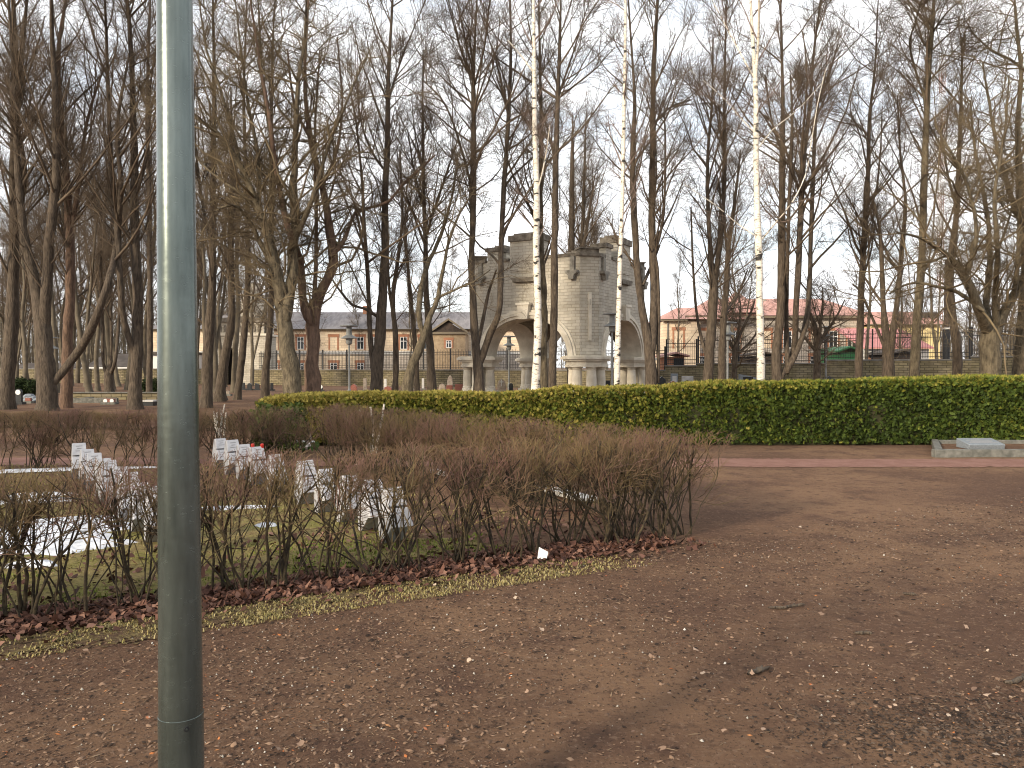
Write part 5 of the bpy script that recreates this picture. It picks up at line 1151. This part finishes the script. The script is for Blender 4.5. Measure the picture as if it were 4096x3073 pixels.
shrub_row('low_scrub_hedge', 'low reddish brown scrub behind the far hedge at the left', np.array([-19.5, 22.0]), np.array([-5.9, 19.6]), 63, .42, spacing=.36, width=.7, stems=10)

# ------------------------------------------------------------------ green thuja hedge
def thuja():
    r = np.random.default_rng(77)
    prof = [(1030, 1600), (1120, 1586), (1300, 1580), (1700, 1576), (2000, 1572), (2200, 1560), (2290, 1545), (2360, 1556), (2600, 1555), (2800, 1542), (3100, 1531), (3500, 1521), (4096, 1508), (4900, 1498)]
    dF = 16.15; xsx = np.array([bpos(p, dF) for p, _ in prof]); zs = np.array([zof(y, dF) - .02 for _, y in prof]); T_ = 1.0
    root = empty('thuja_hedge', (xsx[0], dF, 0)); tag(root, 'clipped green thuja hedge across the middle distance, rising to the right', 'hedge')
    xg = np.arange(xsx[0] + .15, xsx[-1], .25); zt = np.interp(xg, xsx, zs) - .10
    core = MB(); k0 = 0
    for x, z in zip(xg, zt):
        core.v += [(x - xsx[0], .12, 0), (x - xsx[0], .10, z * .6), (x - xsx[0], .2, z), (x - xsx[0], T_ - .2, z), (x - xsx[0], T_ - .1, 0)]
    for i in range(len(xg) - 1):
        for j in range(4): core.f.append((5 * i + j, 5 * i + j + 1, 5 * i + j + 6, 5 * i + j + 5))
    e = 5 * (len(xg) - 1); core.f += [(0, 1, 2, 3, 4), (e + 4, e + 3, e + 2, e + 1, e)]
    core.build('inner_branches', mat('thuja_inner', (0.018, 0.022, 0.008), var=(0.04, 0.035, 0.015), vscale=8), root)
    # sprays: little flat fans of scale leaves
    n = 64000; x = r.uniform(xsx[0], xsx[-1], n); zt = np.interp(x, xsx, zs); face = r.choice(3, n, p=[.60, .30, .10])
    zz = r.uniform(0.02, 1, n) * zt; y = np.zeros(n)
    lump = vnoise(x * 2.3, zz * 3.0, 21) * .10 + vnoise(x * 6, zz * 7, 22) * .06
    f0, f1, f2 = face == 0, face == 1, face == 2
    y[f0] = .04 - lump[f0] + r.uniform(-.03, .08, f0.sum()); y[f1] = r.uniform(0, T_, f1.sum()); y[f2] = T_ - .04 + r.uniform(-.05, .05, f2.sum())
    lt = vnoise(x * 1.8, y * 3, 31) * .07 + vnoise(x * 7, y * 7, 33) * .045; rnd = np.minimum(y, T_ - y); rnd = np.where(rnd < .18, (.18 - np.maximum(rnd, 0)) ** 2 * 3.0, 0)
    zz[f1] = (zt + lt - rnd)[f1] - r.uniform(0, .05, f1.sum())
    # left end cap
    e_ = r.choice(n, 700, replace=False); x[e_] = xsx[0] + r.uniform(-.05, .1, 700); y[e_] = r.uniform(0, T_, 700); zz[e_] = r.uniform(0, 1, 700) * zs[0]
    c = np.stack([x - xsx[0], y, np.maximum(zz, .02)], -1)
    nrm = np.zeros((n, 3)); nrm[f0] = (0, -1, .35); nrm[f1] = (0, -.15, 1); nrm[f2] = (0, 1, .3); nrm[e_] = (-1, 0, .3)
    nrm += r.normal(0, .45, (n, 3)); nrm /= np.linalg.norm(nrm, axis=1, keepdims=True)
    up = np.array([0, 0, 1.0]) * .6 + nrm * .8 + r.normal(0, .5, (n, 3)); up /= np.linalg.norm(up, axis=1, keepdims=True)
    side = np.cross(up, nrm + r.normal(0, .6, (n, 3))); side /= np.linalg.norm(side, axis=1, keepdims=True) + 1e-9
    sz = r.uniform(.038, .085, n)[:, None]
    V = []; Q = []
    blades = [(-.95, .75), (-.5, .95), (0, 1.15), (.5, .95), (.95, .75)]
    allv = []
    for (a, l) in blades:
        dr = up * math.cos(a) + side * math.sin(a); pe = side * math.cos(a) - up * math.sin(a); w_ = .13
        p0 = c; p1 = c + dr * sz * l * .55 + pe * sz * w_; p2 = c + dr * sz * l + np.cross(dr, pe) * sz * .2 * r.uniform(-1, 1, (n, 1)); p3 = c + dr * sz * l * .55 - pe * sz * w_
        allv.append(np.stack([p0, p1, p2, p3], 1))
    A = np.stack(allv, 1).reshape(-1, 3); Fq = np.arange(len(A)).reshape(-1, 4)
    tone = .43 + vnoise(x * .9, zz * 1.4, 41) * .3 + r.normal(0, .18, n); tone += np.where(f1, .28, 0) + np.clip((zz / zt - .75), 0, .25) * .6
    tone += np.clip((3.5 - x) / 7, 0, .38)  # left part brighter and yellower: sunlight put into the leaf colour
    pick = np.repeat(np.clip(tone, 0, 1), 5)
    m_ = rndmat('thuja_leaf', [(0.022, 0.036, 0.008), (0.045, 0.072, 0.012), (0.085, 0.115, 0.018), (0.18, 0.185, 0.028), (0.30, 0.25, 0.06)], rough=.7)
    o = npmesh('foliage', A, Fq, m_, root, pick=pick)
thuja()
# small green shrubs
def green_shrub(px, d, w, h, label, seed, dark=False, n=2600):
    r = np.random.default_rng(seed); root = empty('evergreen_shrub', (bpos(px, d), d, 0)); tag(root, label, 'shrub')
    u = r.normal(0, 1, (n, 3)); u /= np.linalg.norm(u, axis=1, keepdims=True); rad = r.uniform(.55, 1, (n, 1)) * (1 + .25 * np.sin(u[:, :1] * 7 + seed))
    c = u * rad * np.array([w / 2, w / 2.4, h / 2]) + np.array([0, 0, h * .52]); c[:, 2] = np.maximum(c[:, 2], .03)
    a = r.normal(0, 1, (n, 3)) * .05; b = r.normal(0, 1, (n, 3)) * .03
    V = np.stack([c, c + a * .5 + b, c + a, c + a * .5 - b], 1).reshape(-1, 3); Fq = np.arange(4 * n).reshape(-1, 4)
    m_ = bpy.data.materials.get('shrub_leaf_dark' if dark else 'shrub_leaf') or rndmat('shrub_leaf_dark' if dark else 'shrub_leaf', [(.012, .022, .008), (.03, .045, .012)] if dark else [(.04, .065, .015), (.10, .12, .025)])
    npmesh('foliage', V, Fq, m_, root, pick=np.repeat(r.uniform(0, 1, n), 1))
    for k in range(6): a_ = k * 1.05; MB().tube((0, 0, 0), (math.cos(a_) * w * .25, math.sin(a_) * w * .2, h * .6), .015, .006, 5).build('stem', M['stem'], root)
green_shrub(95, 45, 1.8, .95, 'dark evergreen bush behind the rubble heap at the far left', 3, True, 5000)
green_shrub(600, 46, 1.3, .95, 'dark evergreen bush left of the lamp post by the far kerb', 4, True)
green_shrub(1120, 14.9, 1.25, .86, 'round green thuja bush seen through the far corner of the bare hedge', 5, False, 5200)
# big stone with white flowers behind the hedge
gx_, gy_ = bpos(1192, 15.2), 15.2
r = random.Random(4); q = MB(); q.prism([(-.26, 0), (.2, 0), (.24, .25), (.16, .5), (-.02, .72), (-.2, .66), (-.27, .35)], -.12, .12); o = q.build('rough_gravestone', M['boulder'], loc=(gx_, gy_, 0), bevel=.03); tag(o, 'rough brown boulder gravestone seen through the far bare hedge', 'gravestone')
f = empty('flower_bouquet', (gx_ + .12, gy_ - .45, .02)); tag(f, 'white flowers lying before the rough boulder gravestone', 'flowers')
q = MB()
for k in range(16):
    x, y, z = r.uniform(-.3, .3), r.uniform(-.1, .1), r.uniform(.06, .2); q.lathe([(.01, z - .02), (.035, z), (.02, z + .03)], 7, (x, y))
q.build('blossom', M['flowerwhite'], f)
q = MB()
for k in range(22): x, y = r.uniform(-.35, .35), r.uniform(-.12, .12); q.poly([(x, y, 0), (x + .05, y + .03, .12), (x + .02, y, .2), (x - .03, y - .02, .1)], [(0, 1, 2, 3)])
q.build('leaf', M['leafgreen'], f)
# small birch stump-like white posts seen through the far hedge
for (px, yt, yb, w_, lab) in ((872, 1650, 1745, 30, 'broken white birch sapling clump seen through the far hedge right of the lamp post'), (1490, 1700, 1790, 22, 'pale mottled post seen through the side hedge')):
    d = 14.6; X = bpos(px, d); r2 = np.random.default_rng(px); n = 7 if w_ > 25 else 3
    st = np.stack([r2.normal(0, .03, n), r2.normal(0, .03, n), np.zeros(n)], -1); di = np.stack([r2.normal(0, .1, n), r2.normal(0, .1, n), np.ones(n)], -1)
    Pt, R = grow(r2, st, di, r2.uniform(.7, .95, n), np.full(n, .02 if w_ > 25 else .03), 5, .06, .02, .6); v, f_ = tubes(Pt, R, 7)
    o = npmesh('birch_sapling', v, f_, M['birch'], loc=(X, d, 0)); tag(o, lab, 'sapling')

# ------------------------------------------------------------------ litter on the ground
def leaves(name, xy, size, cols, seed, label, lift=.012, curl=.55, rough=.8):
    r = np.random.default_rng(seed); n = len(xy); z = gz(xy[:, 0], xy[:, 1]) + lift + r.uniform(0, .012, n)
    a = r.uniform(0, 6.28, n); tilt = r.normal(0, curl, (n, 2)); s = r.uniform(size[0], size[1], n)
    e1 = np.stack([np.cos(a), np.sin(a), tilt[:, 0]], -1); e2 = np.stack([-np.sin(a), np.cos(a), tilt[:, 1]], -1); c = np.stack([xy[:, 0], xy[:, 1], z + s * .2], -1)
    k = r.uniform(-.35, .35, (n, 1)) * np.array([0, 0, 1])
    def pt(u, v, h=0): return c + (e1 * u + e2 * v) * s[:, None] + k * abs(v) * s[:, None]
    j = lambda: r.uniform(.7, 1.25, n)[:, None]
    ring = [pt(-.55, 0), pt(-.3, .3) * 1, pt(-.02, .42), pt(.2, .22), pt(.6, .05), pt(.25, -.25), pt(0, -.45), pt(-.3, -.28)]
    ring = [c + (p - c) * j() for p in ring]
    V = np.stack([c] + ring, 1).reshape(-1, 3); b = np.arange(n)[:, None] * 9
    Fs = np.concatenate([np.concatenate([b, b + 1 + i, b + 1 + (i + 1) % 8], 1) for i in range(8)])
    Vz = V; Vz[:, 2] = np.maximum(Vz[:, 2], np.repeat(z - .008, 9))
    pk = np.tile(r.uniform(0, 1, n), 8)
    o = npmesh(name, V, Fs, rndmat(name + '_tint', cols, rough), pick=pk); tag(o, label, name.replace('_', ' '), kind='stuff')
r = np.random.default_rng(90)
def along(n, t0, t1, w0, w1, pw=1.0):
    t = r.uniform(t0, t1, n); w = w0 + (w1 - w0) * r.uniform(0, 1, n) ** pw; return FA + fd * t[:, None] + fn * w[:, None]
Lf = np.linalg.norm(FB - FA)
leaves('leaf_litter', np.concatenate([along(9500, -1, Lf - .15, -.2, .36), along(500, 2, Lf + .1, .3, .6, 1.5), along(1300, 2, Lf, -1.8, -.2)]), (.022, .062), [(.04, .02, .015), (.085, .04, .028), (.13, .062, .044), (.22, .125, .09)], 91, 'dark reddish fallen leaves drifted under the front hedge')
# scattered single leaves and bark chips over the earth
def scatter(n, px0, px1, y0, y1):
    px = r.uniform(px0, px1, n); py = r.uniform(y0, y1, n); d = EYE * F / (py - HZ); return np.stack([(px - CX) / F * d, d], -1)
def field(n, d0=1.8, d1=13, bias=1.3):
    d = d0 + (d1 - d0) * r.uniform(0, 1, n) ** bias; x = r.uniform(-.72, .72, n) * (d + .6); xy = np.stack([x, d], -1)
    side = (xy - FA) @ fn; nn = vnoise(xy[:, 0] * 1.4, xy[:, 1] * 1.4, 70) + .5 * vnoise(xy[:, 0] * 5, xy[:, 1] * 5, 71); return xy[(side > .25) & (r.uniform(0, 1, len(xy)) < np.clip(.55 + .75 * nn, .12, 1))]
leaves('fallen_leaves', np.concatenate([field(230), scatter(120, 1500, 4300, 1960, 3073)]), (.015, .042), [(.12, .07, .05), (.20, .13, .09), (.30, .20, .14), (.42, .33, .25)], 92, 'single tan and orange fallen leaves on the earth', curl=.25)
def chips(name, xy, s0, s1, cols, seed, label, flat=.3, asp=(1.2, 3.5)):
    r = np.random.default_rng(seed); n = len(xy); a = r.uniform(0, 6.28, n); s = r.uniform(s0, s1, n) * r.choice([.6, 1, 1.5], n, p=[.5, .38, .12]); L = s; W = s / r.uniform(*asp, n)
    z = gz(xy[:, 0], xy[:, 1]) + vnoise(xy[:, 0] * 9, xy[:, 1] * 9, 5) * .006
    c = np.stack([xy[:, 0], xy[:, 1], z + .002], -1)
    e1 = np.stack([np.cos(a), np.sin(a), r.normal(0, .18, n)], -1) * L[:, None] / 2; e2 = np.stack([-np.sin(a), np.cos(a), r.normal(0, .18, n)], -1) * W[:, None] / 2; h = np.array([0, 0, 1]) * (W * flat)[:, None]
    V = np.stack([c + e1, c + e2, c - e1, c - e2, c + h + e1 * .25, c + h - e1 * .3], 1).reshape(-1, 3); b = np.arange(n)[:, None] * 6
    tri = np.concatenate([np.concatenate([b + i, b + j, b + k], 1) for i, j, k in ((0, 1, 4), (0, 4, 3), (2, 5, 1), (2, 3, 5))]); quad = np.concatenate([np.concatenate([b + i, b + j, b + k, b + l], 1) for i, j, k, l in ((1, 5, 4, 5), )])
    tri = np.concatenate([tri, np.concatenate([b + 1, b + 5, b + 4], 1), np.concatenate([b + 3, b + 4, b + 5], 1)])
    pk = np.tile(r.uniform(0, 1, n), 6)
    o = npmesh(name, V, tri, rndmat(name + '_tint', cols, .9), pick=pk); tag(o, label, name.replace('_', ' '), kind='stuff')
chips('bark_chips', np.concatenate([field(130000, 1.7, 13, 1.15)]), .009, .030, [(.02, .013, .010), (.045, .029, .020), (.10, .062, .041), (.18, .113, .073), (.27, .175, .115), (.07, .045, .031)], 93, 'small brown bark chips and crumbs covering the earth')
chips('orange_chips', field(4200, 1.7, 11, 1.2), .007, .024, [(.30, .10, .04), (.42, .15, .05), (.38, .20, .09), (.25, .09, .05)], 94, 'orange larch bark flakes scattered on the earth', flat=.2)
chips('pebbles', field(5200, 1.7, 12, 1.2), .004, .014, [(.30, .27, .22), (.42, .38, .32), (.55, .52, .46), (.22, .2, .17)], 95, 'pale pebbles and grit scattered on the earth', flat=.6, asp=(1.0, 1.6))
chips('pine_needles', field(9000, 1.7, 9, 1.2), .02, .05, [(.20, .13, .08), (.30, .21, .13), (.12, .08, .05)], 96, 'thin dry needles and straw on the earth', flat=.5, asp=(9, 16))
# dark pile of damp debris at the lower right corner
pc = np.array(G(3800, 2930)); q = pc + r.normal(0, 1, (3800, 2)) * np.array([.40, .18])
chips('damp_debris', np.concatenate([q, pc + np.array([.5, -.1]) + r.normal(0, 1, (2600, 2)) * np.array([.35, .25])]), .008, .028, [(.014, .010, .008), (.035, .024, .018), (.075, .05, .036), (.12, .085, .06)], 97, 'dark damp patch of debris in the lower right corner')
# grass blades
def blades(name, xy, h0, h1, cols, seed, label, lean=.9):
    r = np.random.default_rng(seed); n = len(xy); h = r.uniform(h0, h1, n); a = r.uniform(0, 6.28, n); t = r.uniform(.2, lean, n)
    c = np.stack([xy[:, 0], xy[:, 1], gz(xy[:, 0], xy[:, 1]) + .005], -1); w_ = .0022 + .0006 * np.hypot(xy[:, 0], xy[:, 1])[:, None] * .6
    e = np.stack([-np.sin(a), np.cos(a), 0 * a], -1) * w_; m1 = np.stack([np.cos(a) * h * t * .4, np.sin(a) * h * t * .4, h * .55], -1); m2 = np.stack([np.cos(a) * h * t, np.sin(a) * h * t, h * (1 - t * .55)], -1)
    V = np.stack([c - e, c + e, c + m1 + e * .8, c + m1 - e * .8, c + m2], 1).reshape(-1, 3); b = np.arange(n)[:, None] * 5
    o = npmesh(name, V, [np.concatenate([b, b + 1, b + 2, b + 3], 1), np.concatenate([b + 3, b + 2, b + 4], 1)], rndmat(name + '_tint', cols, .8), pick=np.tile(r.uniform(0, 1, n), 2)); tag(o, label, 'grass', kind='stuff')
g1 = along(60000, -1.5, Lf - .8, .28, .80); tpar = (g1 - FA) @ fd; keep = r.uniform(0, 1, len(g1)) < np.clip((Lf - .6 - tpar) / 3.5, .08, 1) * np.clip(.45 + .9 * vnoise(g1[:, 0] * 5, g1[:, 1] * 5, 55) + .5 * vnoise(g1[:, 0] * 14, g1[:, 1] * 14, 56), .05, 1); g1 = g1[keep]
blades('verge_grass', g1, .008, .030, [(.15, .11, .045), (.27, .215, .085), (.34, .28, .14), (.20, .18, .06)], 98, 'short yellowed grass blades on the verge before the hedge', lean=1.3)
g2 = along(16000, -1, Lf - .8, -1.3, -.12); g2 = g2[vnoise(g2[:, 0] * 3, g2[:, 1] * 3, 57) > -.25]
blades('mossy_grass', g2, .015, .045, [(.09, .12, .02), (.14, .19, .025), (.20, .23, .04), (.17, .14, .05)], 99, 'bright green mossy grass just behind the front hedge')
g3 = np.stack([r.uniform(-11, 1.5, 30000), r.uniform(4.5, 13, 30000)], -1); g3 = g3[((g3 - FA) @ fn < -1.0) & ((g3[:, 0] + .9 * (g3[:, 1] - 7.5)) < 1.0)]
blades('lawn_grass', g3, .012, .04, [(.20, .16, .06), (.28, .23, .10), (.18, .17, .05), (.33, .27, .13)], 100, 'thin winter grass blades on the lawn among the markers')
# sticks, paper scrap
def stick(px, py, L, rz, rad, label, seed):
    gx_, gy_ = G(px, py); r2 = np.random.default_rng(seed); x = np.linspace(0, L, 9); Pt = np.stack([x, np.cumsum(r2.normal(0, L * .025, 9)), np.full(9, rad * .8) + r2.uniform(0, rad * .5, 9)], -1)
    R = rad * (1 + r2.normal(0, .18, 9)); R[0] *= .6; R[-1] *= .3
    v, f_ = tubes(Pt[None], R[None], 8); s2 = Pt[5]; b2 = np.stack([s2, s2 + (L * .12, L * .07, rad), s2 + (L * .2, L * .15, rad * .5)]); v2, f2 = tubes(b2[None], np.array([[rad * .5, rad * .35, rad * .15]]), 6)
    o = npmesh('dead_stick', np.concatenate([v, v2]), np.concatenate([f_, f2 + len(v)]), M['bark'], smooth=True, loc=(gx_, gy_, float(gz(gx_, gy_)) + .004)); o.rotation_euler.z = rz; tag(o, label, 'stick')
stick(3000, 2712, .17, .55, .013, 'thick dark piece of bark lying on the earth at the lower right', 1)
stick(3080, 2435, .28, .25, .009, 'dark crooked stick above the thick piece of bark', 2)
stick(3430, 2540, .10, .1, .010, 'short dark stub of wood right of the crooked stick', 3)
stick(3620, 2378, .09, -.3, .009, 'small dark knot of bark, farthest of the wood pieces', 4)
stick(4030, 2745, .22, .4, .012, 'dark stick at the right edge of the frame', 5)
gx_, gy_ = G(2172, 2245); q = MB(); q.poly([(-.045, 0, .0), (.03, -.02, .005), (.045, .02, .05), (-.03, .045, .085), (-.045, .004, .002), (.03, -.016, .007), (.045, .024, .052), (-.03, .049, .087), (.0, .03, .02)], [(0, 1, 2, 3), (7, 6, 5, 4), (0, 4, 5, 1), (1, 5, 6, 2), (2, 6, 7, 3), (3, 7, 4, 0)])
o = q.build('paper_scrap', M['paper'], loc=(gx_, gy_, .012)); tag(o, 'crumpled white scrap of paper on the leaf litter', 'litter')
